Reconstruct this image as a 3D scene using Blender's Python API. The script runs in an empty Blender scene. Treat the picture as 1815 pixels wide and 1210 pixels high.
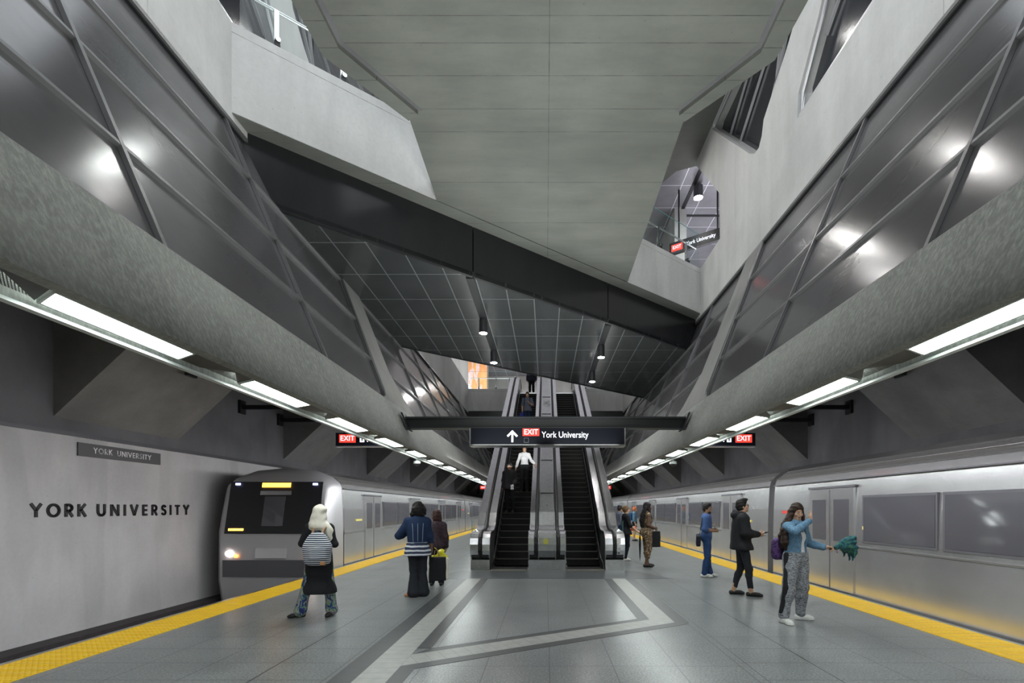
import bpy, bmesh, math, random
import numpy as np
from mathutils import Vector, Matrix
random.seed(7)
C = bpy.context.scene.collection
PI = math.pi
R = math.radians

# ---------------------------------------------------------------- camera
F_PX, W_PX, H_PX = 865.0, 1815.0, 1210.0
VPX, VPY, CAMH = 967.0, 901.0, 1.62
cam_d = bpy.data.cameras.new('camera')
cam_d.sensor_width = 36.0
cam_d.lens = 36.0 * F_PX / W_PX
cam_d.shift_x = -(VPX - W_PX / 2) / W_PX
cam_d.shift_y = (VPY - H_PX / 2) / W_PX
cam_d.clip_start = 0.05
cam_d.clip_end = 400
cam = bpy.data.objects.new('camera', cam_d)
cam.location = (0, 0, CAMH)
cam.rotation_euler = (PI / 2, 0, 0)
C.objects.link(cam)
bpy.context.scene.camera = cam

# ---------------------------------------------------------------- world, exposure
vs = bpy.context.scene.view_settings
vs.view_transform = 'Standard'
vs.look = 'None'
vs.exposure = 0.1
vs.gamma = 1.0
vs.use_curve_mapping = False
world = bpy.data.worlds.new('daylight')
bpy.context.scene.world = world
world.use_nodes = True
world.node_tree.nodes['Background'].inputs[0].default_value = (0.90, 0.95, 1.0, 1)
world.node_tree.nodes['Background'].inputs[1].default_value = 2.2

def area(name, loc, rot, sx, sy, power, col=(1, 1, 1)):
    l = bpy.data.lights.new(name, 'AREA')
    l.shape = 'RECTANGLE'; l.size = sx; l.size_y = sy; l.energy = power; l.color = col
    o = bpy.data.objects.new(name, l); o.location = loc; o.rotation_euler = rot
    C.objects.link(o)
    return o

# added fill lights without fixtures: up at vault and slab, out at the trackside
for s_ in (-1, 1):
    o = area('vault_fill', (s_ * 0.9, 5.5, 3.0), (PI, 0, 0), 1.4, 23, 430, (0.96, 1.0, 0.97))
    o.data.specular_factor = 0.0
    o = area('trackside_fill', (s_ * 3.6, 20, 3.0), (0, -s_ * R(66), 0), 0.2, 60, 600, (0.97, 0.97, 1.0))  # unseen fill brightening the trackside walls and train sides
    o.data.specular_factor = 0.06; o.data.spread = R(110)
    o = area('escalator_hall_fill', (s_ * 3.3, 22, 3.2), (PI, 0, 0), 0.8, 14, 130, (1.0, 0.98, 0.96))  # added fill for the escalator hall, no fixture behind it
    o.data.specular_factor = 0.0

o = area('concourse_fill', (0, 31.5, 9.4), (PI, 0, 0), 14, 14, 650, (1.0, 0.99, 0.98)); o.data.specular_factor = 0.0  # added fill that lifts the concourse ceiling, no such lamp there
o = area('side_concourse_fill', (7.5, 18, 8.6), (PI, 0, 0), 3, 10, 260, (0.95, 0.93, 1.0)); o.data.specular_factor = 0.0  # added fill for the ceiling beyond the right opening

# ---------------------------------------------------------------- materials
def nt(name):
    m = bpy.data.materials.new(name); m.use_nodes = True
    t = m.node_tree; b = t.nodes['Principled BSDF']
    return m, t, b

def N(t, typ, **kw):
    n = t.nodes.new(typ)
    for k, v in kw.items():
        if k.startswith('i_'):
            key = k[2:]
            key = int(key) if key.isdigit() else key
            n.inputs[key].default_value = v
        else:
            setattr(n, k, v)
    return n

def math_n(t, op, a, b=None, c=None):
    n = t.nodes.new('ShaderNodeMath'); n.operation = op
    for i, v in enumerate((a, b, c)):
        if v is None: continue
        if isinstance(v, (int, float)): n.inputs[i].default_value = v
        else: t.links.new(v, n.inputs[i])
    return n.outputs[0]

def mixc(t, fac, a, b, mode='MIX'):
    n = t.nodes.new('ShaderNodeMix'); n.data_type = 'RGBA'; n.blend_type = mode
    for i, v in ((0, fac), (6, a), (7, b)):
        if isinstance(v, (int, float)): n.inputs[i].default_value = v
        elif isinstance(v, (tuple, list)): n.inputs[i].default_value = (*v[:3], 1)
        else: t.links.new(v, n.inputs[i])
    return n.outputs[2]

def ramp(t, fac, stops):
    n = t.nodes.new('ShaderNodeValToRGB')
    e = n.color_ramp.elements
    while len(e) < len(stops): e.new(0.5)
    for el, (p, c) in zip(e, stops):
        el.position = p
        el.color = (c, c, c, 1) if isinstance(c, (int, float)) else (*c, 1)
    t.links.new(fac, n.inputs[0])
    return n.outputs[0]

def coords(t, scale=(1, 1, 1), rot=(0, 0, 0), loc=(0, 0, 0)):
    tc = t.nodes.new('ShaderNodeTexCoord'); mp = t.nodes.new('ShaderNodeMapping')
    mp.inputs['Scale'].default_value = scale; mp.inputs['Rotation'].default_value = rot
    mp.inputs['Location'].default_value = loc
    t.links.new(tc.outputs['Object'], mp.inputs[0])
    return mp.outputs[0]

def noise(t, vec, scale, detail=4, rough=0.55):
    n = t.nodes.new('ShaderNodeTexNoise')
    n.inputs['Scale'].default_value = scale; n.inputs['Detail'].default_value = detail
    n.inputs['Roughness'].default_value = rough
    t.links.new(vec, n.inputs['Vector'])
    return n.outputs[0]

def sepxyz(t, vec=None):
    s = t.nodes.new('ShaderNodeSeparateXYZ')
    if vec is None:
        tc = t.nodes.new('ShaderNodeTexCoord'); vec = tc.outputs['Object']
    t.links.new(vec, s.inputs[0])
    return s.outputs

def bump(t, b, h, strength=0.3, dist=0.01):
    n = t.nodes.new('ShaderNodeBump'); n.inputs['Strength'].default_value = strength
    n.inputs['Distance'].default_value = dist
    t.links.new(h, n.inputs['Height']); t.links.new(n.outputs[0], b.inputs['Normal'])

def plain(name, col, rough=0.6, metal=0.0, spec=0.5, noise_amt=0.0, nscale=20, bump_amt=0.0, coat=0.0):
    m, t, b = nt(name)
    b.inputs['Base Color'].default_value = (*col, 1)
    b.inputs['Roughness'].default_value = rough
    b.inputs['Metallic'].default_value = metal
    b.inputs['Specular IOR Level'].default_value = spec
    b.inputs['Coat Weight'].default_value = coat
    v = coords(t)
    n = noise(t, v, nscale, 5)
    if noise_amt:
        lo = tuple(c * (1 - noise_amt) for c in col); hi = tuple(min(1, c * (1 + noise_amt)) for c in col)
        t.links.new(ramp(t, n, [(0.3, lo), (0.7, hi)]), b.inputs['Base Color'])
    if bump_amt: bump(t, b, n, bump_amt, 0.01)
    return m

def emit(name, col, strength, base=(0.8, 0.8, 0.8)):
    m, t, b = nt(name)
    b.inputs['Base Color'].default_value = (*base, 1)
    b.inputs['Emission Color'].default_value = (*col, 1)
    b.inputs['Emission Strength'].default_value = strength
    b.inputs['Roughness'].default_value = 0.4
    return m

def lines_mask(t, sock, values, width):
    """1 on thin lines where the coordinate equals one of the values"""
    out = None
    for v in values:
        d = math_n(t, 'ABSOLUTE', math_n(t, 'SUBTRACT', sock, v))
        k = math_n(t, 'LESS_THAN', d, width)
        out = k if out is None else math_n(t, 'MAXIMUM', out, k)
    return out

def grid_mask(t, sock, period, offset, width):
    u = math_n(t, 'SUBTRACT', sock, offset - period / 2)
    f = math_n(t, 'FLOORED_MODULO', u, period)
    d = math_n(t, 'ABSOLUTE', math_n(t, 'SUBTRACT', f, period / 2))
    return math_n(t, 'LESS_THAN', d, width)

def concrete(name, col, var=0.25, stretch=(1, 1, 1), rot=(0, 0, 0), rough=0.75, stains=0.35, flecks=0.0, xs=None, ys=None, zs=None, lw=0.006, bmp=0.25, patch=0.0):
    m, t, b = nt(name)
    v1 = coords(t); v2 = coords(t, stretch, rot)
    n1 = noise(t, v2, 1.6, 8, 0.62)
    n2 = noise(t, v1, 14, 6, 0.6)
    n3 = noise(t, v1, 0.45, 3, 0.5)
    lo = tuple(c * (1 - var) for c in col); hi = tuple(min(1, c * (1 + var)) for c in col)
    base = ramp(t, n1, [(0.3, lo), (0.7, hi)])
    base = mixc(t, 0.35, base, ramp(t, n2, [(0.3, lo), (0.7, hi)]))
    st = ramp(t, n3, [(0.38, 1 - stains * 0.7), (0.55, 1.0), (0.68, 1 + 0.0)])
    base = mixc(t, 1.0, base, st, 'MULTIPLY')
    # pores and small holes
    vo = t.nodes.new('ShaderNodeTexVoronoi'); vo.inputs['Scale'].default_value = 5.0
    t.links.new(v1, vo.inputs['Vector'])
    pore = ramp(t, vo.outputs['Distance'], [(0.0, 0.35), (0.035, 0.6), (0.05, 1.0)])
    base = mixc(t, 0.7, base, pore, 'MULTIPLY')
    if patch:
        np_ = noise(t, coords(t, (1, 1, 0.25)), 0.9, 2, 0.4)
        base = mixc(t, 1.0, base, ramp(t, np_, [(0.56, 1.0), (0.6, 1 - patch)]), 'MULTIPLY')
    if flecks:
        fl = noise(t, coords(t, (34, 34, 8) if flecks < 2 else (7, 26, 26), rot), 1.0, 4, 0.65)
        base = mixc(t, ramp(t, fl, [(0.44, 0.0), (0.66, min(1.0, flecks % 2))]), base, tuple(min(1, c * 2.1) for c in col))
    s = sepxyz(t)
    masks = []
    if xs: masks.append(lines_mask(t, s[0], xs, lw))
    if ys: masks.append(lines_mask(t, s[1], ys, lw))
    if zs: masks.append(lines_mask(t, s[2], zs, lw))
    for k in masks:
        wob = ramp(t, noise(t, v1, 3.0, 4), [(0.35, 0.25), (0.65, 0.95)])
        base = mixc(t, math_n(t, 'MULTIPLY', k, wob), base, tuple(c * 0.3 for c in col))
    t.links.new(base, b.inputs['Base Color'])
    t.links.new(ramp(t, n2, [(0.3, rough - 0.1), (0.7, min(1, rough + 0.12))]), b.inputs['Roughness'])
    bump(t, b, math_n(t, 'ADD', n2, math_n(t, 'MULTIPLY', n1, 0.6)), bmp, 0.01)
    return m

M = {}
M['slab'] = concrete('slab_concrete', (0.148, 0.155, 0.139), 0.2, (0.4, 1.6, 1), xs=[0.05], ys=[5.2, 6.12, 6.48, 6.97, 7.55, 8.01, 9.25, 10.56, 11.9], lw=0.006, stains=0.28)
M['hull'] = concrete('beam_concrete', (0.25, 0.258, 0.245), 0.2, (1, 1, 0.3), flecks=0.34, bmp=0.4)
M['hull_plain'] = concrete('strut_concrete', (0.24, 0.24, 0.232), 0.16, (1, 1, 0.25))
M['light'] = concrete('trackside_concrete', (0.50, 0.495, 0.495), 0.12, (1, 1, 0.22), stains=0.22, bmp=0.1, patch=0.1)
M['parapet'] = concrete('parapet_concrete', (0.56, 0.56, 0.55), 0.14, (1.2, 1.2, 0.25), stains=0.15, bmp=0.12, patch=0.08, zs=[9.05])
M['band'] = concrete('upper_wall_concrete', (0.53, 0.53, 0.52), 0.14, (1.2, 1.2, 0.22), stains=0.25, bmp=0.15, ys=[6.0, 12.6, 18.8])
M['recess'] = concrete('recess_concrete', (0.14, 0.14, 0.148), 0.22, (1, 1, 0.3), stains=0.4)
M['rib'] = concrete('buttress_concrete', (0.22, 0.22, 0.213), 0.2, (1, 1, 1), stains=0.3)
M['darkband'] = plain('track_ledge_dark', (0.035, 0.03, 0.032), 0.7, noise_amt=0.3, nscale=8)
M['black'] = plain('black_paint', (0.015, 0.016, 0.018), 0.45)
M['black_soft'] = plain('black_rubber', (0.012, 0.012, 0.013), 0.55)
M['steel'] = plain('stainless_steel', (0.75, 0.75, 0.76), 0.2, 1.0, noise_amt=0.08, nscale=6)
M['steel_dull'] = plain('brushed_steel', (0.55, 0.56, 0.56), 0.3, 1.0, noise_amt=0.1, nscale=10)
M['steel_dark'] = plain('dark_steel', (0.12, 0.12, 0.13), 0.35, 0.8)
M['mullion'] = plain('mullion_metal', (0.19, 0.19, 0.195), 0.4, 0.5)
M['white_mullion'] = plain('pale_mullion_metal', (0.6, 0.6, 0.62), 0.35, 0.5)
M['lip'] = plain('pale_painted_metal', (0.55, 0.60, 0.58), 0.4, 0.0)

def mk_panel(name, col, rough, met=0.0):
    m, t, b = nt(name)
    v = coords(t, (2.0, 0.7, 0.7)); n = noise(t, v, 1.6, 7, 0.65)
    fine = noise(t, coords(t, (8, 3, 50)), 2.0, 4, 0.6)
    t.links.new(ramp(t, n, [(0.3, tuple(c * 0.9 for c in col)), (0.7, tuple(c * 1.1 for c in col))]), b.inputs['Base Color'])
    r = ramp(t, fine, [(0.3, rough - 0.02), (0.7, rough + 0.06)])
    t.links.new(r, b.inputs['Roughness'])
    b.inputs['Metallic'].default_value = met
    b.inputs['Specular IOR Level'].default_value = 0.36
    bump(t, b, n, 0.02, 0.01)
    return m
M['panel'] = mk_panel('grey_cladding', (0.078, 0.076, 0.080), 0.17)
M['pane'] = mk_panel('dark_upper_glazing', (0.035, 0.037, 0.043), 0.12)
M['fascia'] = mk_panel('dark_fascia', (0.022, 0.022, 0.024), 0.2)

def mk_ceiling(name, col, rough, px, ox, py, oy):
    m, t, b = nt(name)
    s = sepxyz(t)
    g = math_n(t, 'MAXIMUM', grid_mask(t, s[0], px, ox, 0.012), grid_mask(t, s[1], py, oy, 0.012))
    n = noise(t, coords(t, (1, 1, 1)), 1.2, 3)
    c0 = ramp(t, n, [(0.3, tuple(c * 0.85 for c in col)), (0.7, tuple(c * 1.15 for c in col))])
    t.links.new(mixc(t, g, c0, tuple(c * 3.2 + 0.01 for c in col)), b.inputs['Base Color'])
    b.inputs['Roughness'].default_value = rough
    b.inputs['Specular IOR Level'].default_value = 0.6
    b.inputs['Metallic'].default_value = 0.3
    wv = noise(t, coords(t, (1.57, 0.79, 1)), 1.0, 1)
    bump(t, b, wv, 0.15, 0.02)
    return m
M['ceil'] = mk_ceiling('dark_metal_ceiling', (0.056, 0.061, 0.062), 0.2, 0.635, -0.28, 1.27, 10.63)
M['ceil2'] = mk_ceiling('upper_metal_ceiling', (0.31, 0.31, 0.34), 0.3, 0.9, 0.3, 1.27, 17.2)

def mk_floor():
    m, t, b = nt('terrazzo_tile')
    s = sepxyz(t)
    v = coords(t)
    fine = noise(t, v, 48, 4, 0.75)
    blot = noise(t, v, 1.1, 4, 0.6)
    base = ramp(t, fine, [(0.34, (0.085, 0.092, 0.092)), (0.5, (0.195, 0.208, 0.208)), (0.66, (0.34, 0.355, 0.355))])
    base = mixc(t, 1.0, base, ramp(t, blot, [(0.3, 0.80), (0.7, 1.12)]), 'MULTIPLY')
    ax = math_n(t, 'ABSOLUTE', s[0])
    side = math_n(t, 'GREATER_THAN', ax, 2.045)
    g_side = math_n(t, 'MAXIMUM', grid_mask(t, ax, 0.69, 2.785, 0.006), grid_mask(t, s[1], 0.516, 5.13, 0.006))
    g_mid = math_n(t, 'MAXIMUM', grid_mask(t, s[0], 0.654, 0.04, 0.005), grid_mask(t, s[1], 2.65, 5.02, 0.005))
    g = math_n(t, 'ADD', math_n(t, 'MULTIPLY', side, g_side), math_n(t, 'MULTIPLY', math_n(t, 'SUBTRACT', 1.0, side), g_mid))
    base = mixc(t, math_n(t, 'MULTIPLY', g, 0.75), base, (0.04, 0.04, 0.04))
    bold = lines_mask(t, ax, [2.785], 0.008)
    base = mixc(t, math_n(t, 'MULTIPLY', bold, 0.9), base, (0.015, 0.015, 0.015))
    t.links.new(base, b.inputs['Base Color'])
    b.inputs['Roughness'].default_value = 0.28
    b.inputs['Specular IOR Level'].default_value = 0.5
    return m
M['floor'] = mk_floor()

def mk_bandtile(name, col, period, width=0.004, rot=0.0, off=0.0, rough=0.4, vlines=None):
    m, t, b = nt(name)
    v = coords(t, (1, 1, 1), (0, 0, rot))
    s = sepxyz(t, v)
    g = grid_mask(t, s[1] if not vlines else s[0], period, off, width)
    n = noise(t, v, 9, 4)
    base = ramp(t, n, [(0.3, tuple(c * 0.88 for c in col)), (0.7, tuple(min(1, c * 1.1) for c in col))])
    t.links.new(mixc(t, math_n(t, 'MULTIPLY', g, 0.6), base, tuple(0.4 * c + 0.02 for c in col)), b.inputs['Base Color'])
    b.inputs['Roughness'].default_value = rough
    return m
M['lightband'] = mk_bandtile('pale_tile', (0.36, 0.36, 0.34), 0.155)
M['darkband_tile'] = mk_bandtile('charcoal_tile', (0.052, 0.055, 0.057), 0.155)
M['diag_light'] = mk_bandtile('pale_tile_diagonal', (0.36, 0.36, 0.34), 0.155, rot=R(-30), vlines=True)
M['diag_dark'] = mk_bandtile('charcoal_tile_diagonal', (0.052, 0.055, 0.057), 0.155, rot=R(-30), vlines=True)
M['granite'] = mk_bandtile('dark_granite', (0.10, 0.105, 0.11), 0.62, rough=0.3)

def mk_tactile():
    m, t, b = nt('yellow_tactile_tile')
    s = sepxyz(t)
    def dots(sock, p):
        f = math_n(t, 'FLOORED_MODULO', sock, p)
        return math_n(t, 'SUBTRACT', f, p / 2)
    dx = dots(s[0], 0.06); dy = dots(s[1], 0.06)
    d = math_n(t, 'SQRT', math_n(t, 'ADD', math_n(t, 'MULTIPLY', dx, dx), math_n(t, 'MULTIPLY', dy, dy)))
    dome = ramp(t, math_n(t, 'MULTIPLY', d, 20.0), [(0.2, 1.0), (0.42, 0.0)])
    rib = math_n(t, 'SINE', math_n(t, 'MULTIPLY', s[1], 2 * PI / 0.152))
    joint = grid_mask(t, s[1], 0.61, 0.2, 0.005)
    n = noise(t, coords(t), 6, 4)
    base = ramp(t, n, [(0.3, (0.90, 0.52, 0.008)), (0.7, (0.98, 0.62, 0.015))])
    base = mixc(t, math_n(t, 'MULTIPLY', joint, 0.4), base, (0.4, 0.24, 0.01))
    worn = ramp(t, rib, [(0.0, 1.0), (0.35, 1.0)])
    t.links.new(base, b.inputs['Base Color'])
    b.inputs['Roughness'].default_value = 0.5
    bump(t, b, math_n(t, 'ADD', dome, math_n(t, 'MULTIPLY', rib, 0.5)), 1.0, 0.02)
    return m
M['tactile'] = mk_tactile()
M['lamp'] = emit('lit_diffuser', (0.93, 1.0, 0.98), 31.0)
M['downlight'] = emit('lit_downlight_lens', (1.0, 0.98, 0.95), 350.0)
M['concourse_lamp'] = emit('lit_concourse_lens', (1.0, 0.98, 0.95), 170.0)
M['far_fill_lamp'] = emit('added_far_concourse_lens', (1.0, 0.98, 0.95), 500.0)  # lens of the lamps added to brighten the far concourse
M['exit_red'] = emit('lit_red_sign_face', (1.0, 0.05, 0.03), 1.3, (0.6, 0.02, 0.02))
M['sign_white'] = emit('lit_white_lettering', (0.85, 0.88, 1.0), 1.3)
M['sign_face'] = plain('black_sign_face', (0.005, 0.006, 0.010), 0.3, 0, 0.25)

def mk_glass(name, tint=(0.95, 0.985, 0.98), rough=0.0):
    m, t, b = nt(name)
    out = t.nodes['Material Output']
    tr = N(t, 'ShaderNodeBsdfTransparent'); tr.inputs[0].default_value = (*tint, 1)
    gl = N(t, 'ShaderNodeBsdfGlossy'); gl.inputs['Roughness'].default_value = 0.02
    fr = N(t, 'ShaderNodeFresnel'); fr.inputs[0].default_value = 1.5
    mx = N(t, 'ShaderNodeMixShader')
    ge = N(t, 'ShaderNodeNewGeometry')
    t.links.new(math_n(t, 'MULTIPLY', fr.outputs[0], math_n(t, 'SUBTRACT', 1.0, ge.outputs['Backfacing'])), mx.inputs[0]); t.links.new(tr.outputs[0], mx.inputs[1]); t.links.new(gl.outputs[0], mx.inputs[2])
    t.links.new(mx.outputs[0], out.inputs[0])
    return m
M['glass'] = mk_glass('clear_glass')
M['glass_edge'] = plain('green_glass_edge', (0.12, 0.3, 0.29), 0.15)

def mk_mesh():
    m, t, b = nt('perforated_metal')
    out = t.nodes['Material Output']
    b.inputs['Base Color'].default_value = (0.05, 0.055, 0.055, 1)
    b.inputs['Metallic'].default_value = 0.6; b.inputs['Roughness'].default_value = 0.45
    s = sepxyz(t)
    p = 0.02
    u = math_n(t, 'ADD', s[1], s[0]); w = math_n(t, 'SUBTRACT', s[1], s[0])
    a = math_n(t, 'GREATER_THAN', math_n(t, 'ABSOLUTE', math_n(t, 'SUBTRACT', math_n(t, 'FLOORED_MODULO', u, p), p / 2)), p * 0.32)
    c = math_n(t, 'GREATER_THAN', math_n(t, 'ABSOLUTE', math_n(t, 'SUBTRACT', math_n(t, 'FLOORED_MODULO', w, p), p / 2)), p * 0.32)
    solid = math_n(t, 'MAXIMUM', a, c)
    tr = N(t, 'ShaderNodeBsdfTransparent'); mx = N(t, 'ShaderNodeMixShader')
    t.links.new(solid, mx.inputs[0]); t.links.new(tr.outputs[0], mx.inputs[1]); t.links.new(b.outputs[0], mx.inputs[2])
    t.links.new(mx.outputs[0], out.inputs[0])
    return m
M['mesh'] = mk_mesh()

# ---------------------------------------------------------------- mesh helpers
class MB:
    def __init__(s): s.v = []; s.f = []; s.mi = []; s.m = 0
    def add(s, vs_, fs):
        o = len(s.v); s.v += [tuple(map(float, v)) for v in vs_]
        for f in fs: s.f.append([o + i for i in f]); s.mi.append(s.m)
        return s
    def box(s, x0, x1, y0, y1, z0, z1):
        vs_ = [(x0, y0, z0), (x1, y0, z0), (x1, y1, z0), (x0, y1, z0), (x0, y0, z1), (x1, y0, z1), (x1, y1, z1), (x0, y1, z1)]
        return s.add(vs_, [(0, 3, 2, 1), (4, 5, 6, 7), (0, 1, 5, 4), (1, 2, 6, 5), (2, 3, 7, 6), (3, 0, 4, 7)])
    def prism(s, poly, off):
        n = len(poly); off = Vector(off)
        a = [Vector(p) for p in poly]; b_ = [p + off for p in a]
        return s.add(a + b_, [tuple(range(n))[::-1], tuple(range(n, 2 * n))] + [(i, (i + 1) % n, n + (i + 1) % n, n + i) for i in range(n)])
    def loft(s, rings, closed=True, caps=True):
        n = len(rings[0]); o = [v for r in rings for v in r]; fs = []
        for k in range(len(rings) - 1):
            for i in range(n if closed else n - 1):
                j = (i + 1) % n
                fs.append((k * n + i, k * n + j, (k + 1) * n + j, (k + 1) * n + i))
        if caps and closed:
            fs.append(tuple(range(n))[::-1]); fs.append(tuple((len(rings) - 1) * n + i for i in range(n)))
        return s.add(o, fs)
    def tube(s, path, r, seg=10, caps=True):
        path = [Vector(p) for p in path]; rings = []
        for i, p in enumerate(path):
            d = (path[min(i + 1, len(path) - 1)] - path[max(i - 1, 0)]).normalized()
            up = Vector((0, 0, 1)) if abs(d.z) < 0.95 else Vector((1, 0, 0))
            u = d.cross(up).normalized(); w = u.cross(d)
            rr = r[i] if isinstance(r, (list, tuple)) else r
            rings.append([p + (u * math.cos(a) + w * math.sin(a)) * rr for a in [2 * PI * k / seg for k in range(seg)]])
        return s.loft(rings, True, caps)
    def bar(s, a, b_, w, h, up=(0, 0, 1)):
        """rectangular bar from a to b"""
        a = Vector(a); b_ = Vector(b_); d = (b_ - a).normalized(); up = Vector(up)
        u = d.cross(up).normalized() * (w / 2); v = u.cross(d).normalized() * (h / 2)
        return s.loft([[p + u + v, p - u + v, p - u - v, p + u - v] for p in (a, b_)])
    def lathe(s, prof, cx, cy, seg=24, cz=0):
        rings = [[(cx + r * math.cos(2 * PI * k / seg), cy + r * math.sin(2 * PI * k / seg), cz + z) for k in range(seg)] for r, z in prof]
        return s.loft(rings)
    def build(s, name, mats, parent=None, smooth=False, bevel=0, kind=None):
        me = bpy.data.meshes.new(name); me.from_pydata(s.v, [], s.f)
        mats = mats if isinstance(mats, (list, tuple)) else [mats]
        for m in mats: me.materials.append(M[m] if isinstance(m, str) else m)
        me.polygons.foreach_set('material_index', s.mi)
        bm = bmesh.new(); bm.from_mesh(me)
        big = [f for f in bm.faces if len(f.verts) > 4]
        if big: bmesh.ops.triangulate(bm, faces=big)
        bmesh.ops.recalc_face_normals(bm, faces=bm.faces)
        if bevel:
            es = [e for e in bm.edges if len(e.link_faces) == 2 and e.calc_face_angle(0) > 0.6]
            bmesh.ops.bevel(bm, geom=es, offset=bevel, segments=2, affect='EDGES', clamp_overlap=True)
        bm.to_mesh(me); bm.free()
        if smooth:
            me.polygons.foreach_set('use_smooth', [True] * len(me.polygons))
            me.set_sharp_from_angle(angle=R(40))
        o = bpy.data.objects.new(name, me); C.objects.link(o)
        if parent: o.parent = parent
        if kind: o['kind'] = kind
        return o

def thing(name, label, cat, loc=(0, 0, 0), rz=0, group=None):
    o = bpy.data.objects.new(name, None); C.objects.link(o)
    o.empty_display_size = 0.1
    o.location = loc; o.rotation_euler = (0, 0, rz); o['label'] = label; o['category'] = cat
    if group: o['group'] = group
    return o
def tag(o, label, cat, group=None):
    o['label'] = label; o['category'] = cat
    if group: o['group'] = group
    return o
def struct(o, label=None):
    o['kind'] = 'structure'
    if label: o['label'] = label
    return o
def dup(root, loc=None, rz=None, label=None, group=None):
    r = root.copy(); C.objects.link(r)
    if loc is not None: r.location = loc
    if rz is not None: r.rotation_euler = (0, 0, rz)
    if label: r['label'] = label
    if group: r['group'] = group
    for ch in list(root.children):
        c = ch.copy(); C.objects.link(c); c.parent = r
        for g in list(ch.children):
            d = g.copy(); C.objects.link(d); d.parent = c
    return r
def text_mb(s, size, depth=0.006, align='CENTER', bold=0.0, spacing=1.0):
    """mesh vertices/faces of a line of text in the XZ plane, facing -Y"""
    cu = bpy.data.curves.new('lettering', 'FONT'); cu.body = s; cu.size = size; cu.extrude = depth / 2
    cu.align_x = align; cu.align_y = 'CENTER'; cu.offset = bold; cu.space_character = spacing; cu.resolution_u = 4
    o = bpy.data.objects.new('lettering', cu); C.objects.link(o)
    dg = bpy.context.evaluated_depsgraph_get(); me = bpy.data.meshes.new_from_object(o.evaluated_get(dg))
    vs_ = [(v.co.x, -v.co.z, v.co.y) for v in me.vertices]; fs = [tuple(p.vertices) for p in me.polygons]
    bpy.data.objects.remove(o); bpy.data.curves.remove(cu); bpy.data.meshes.remove(me)
    return vs_, fs
def place(vs_, fs, mb, loc, rz=0, flip=False):
    c, s_ = math.cos(rz), math.sin(rz)
    mb.add([(loc[0] + x * c - y * s_, loc[1] + x * s_ + y * c, loc[2] + z) for x, y, z in vs_], fs)
# ================================================================= ARCHITECTURE
B = 3.3
H = CAMH
Y0, Y1 = -11.0, 88.0
def PW(s, k, y, off=0.0):
    """point on the leaning side wall: side s, height step k, depth y, pushed outwards by off"""
    return (s * (B * (1 + 0.1207 * k) + 0.921 * off), y, H + B * (0.69 + 0.285 * k) - 0.39 * off)
BX = B * (1 + 0.1207 * 4)          # x of the vertical band over the leaning wall
ZT = H + B * (0.69 + 0.285 * 4)    # top of the leaning wall
ZBEAM = H + 0.404 * B              # soffit of the beam
ZP = 9.2                           # parapet top

# ---- platform floor
EDGE = 5.62
f = MB().box(-5.66, 5.66, Y0, Y1, -0.35, 0).build('platform_floor', 'floor'); struct(f)
MB().box(-5.3, 5.3, Y0, Y1, -1.3, -0.36).build('platform_base_wall', 'darkband', kind='structure')
def flat(poly, z0=0.0005, z1=0.003):
    return MB().prism([(x, y, z0) for x, y in poly], (0, 0, z1 - z0))
def band(name, poly, mat): return flat(poly).build(name, mat, f)
band('pale_tile_band', [(-1.81, 1.0), (-1.49, 1.0), (-1.49, 11.26), (-1.81, 11.26)], 'lightband')
band('charcoal_tile_band', [(-2.04, 1.0), (-1.81, 1.0), (-1.81, 11.26), (-2.04, 11.26)], 'darkband_tile')
band('charcoal_tile_band', [(-1.49, 5.66), (-1.33, 5.66), (-1.33, 11.26), (-1.49, 11.26)], 'darkband_tile')
band('charcoal_tile_band', [(-1.49, 1.0), (-1.33, 1.0), (-1.33, 4.93), (-1.49, 5.02)], 'darkband_tile')
band('pale_tile_band', [(1.514, 7.12), (1.836, 6.94), (1.836, 11.26), (1.53, 11.26)], 'lightband')
band('charcoal_tile_band', [(1.35, 7.17), (1.514, 7.12), (1.53, 11.26), (1.36, 11.26)], 'darkband_tile')
band('charcoal_tile_band', [(1.836, 6.94), (2.04, 6.94), (2.04, 11.26), (1.836, 11.26)], 'darkband_tile')
band('pale_tile_band', [(-1.488, 5.02), (1.836, 6.94), (1.514, 7.12), (-1.488, 5.41)], 'diag_light')
band('charcoal_tile_band', [(-1.488, 5.41), (1.514, 7.12), (1.35, 7.17), (-1.33, 5.66)], 'diag_dark')
band('charcoal_tile_band', [(-1.33, 4.93), (2.0, 6.85), (2.04, 6.94), (1.836, 6.94), (-1.488, 5.02)], 'diag_dark')
band('granite_paving', [(-2.9, 11.26), (2.95, 11.26), (2.3, 12.7), (-2.2, 12.7)], 'granite')
for s, side in ((-1, 'beside the lettered trackside wall'), (1, 'beside the passing train')):
    r = thing('tactile_strip', 'yellow ribbed tactile warning strip along the platform edge ' + side, 'warning strip', (0, 0, 0))
    x0, x1 = sorted((s * 4.99, s * 5.60))
    MB().box(x0, x1, Y0, Y1, 0.0005, 0.008).build('tactile_tile', 'tactile', r)
    x0, x1 = sorted((s * 5.60, s * 5.68))
    MB().box(x0, x1, Y0, Y1, -0.06, 0.006).build('edge_nosing', 'steel_dull', r)

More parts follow.
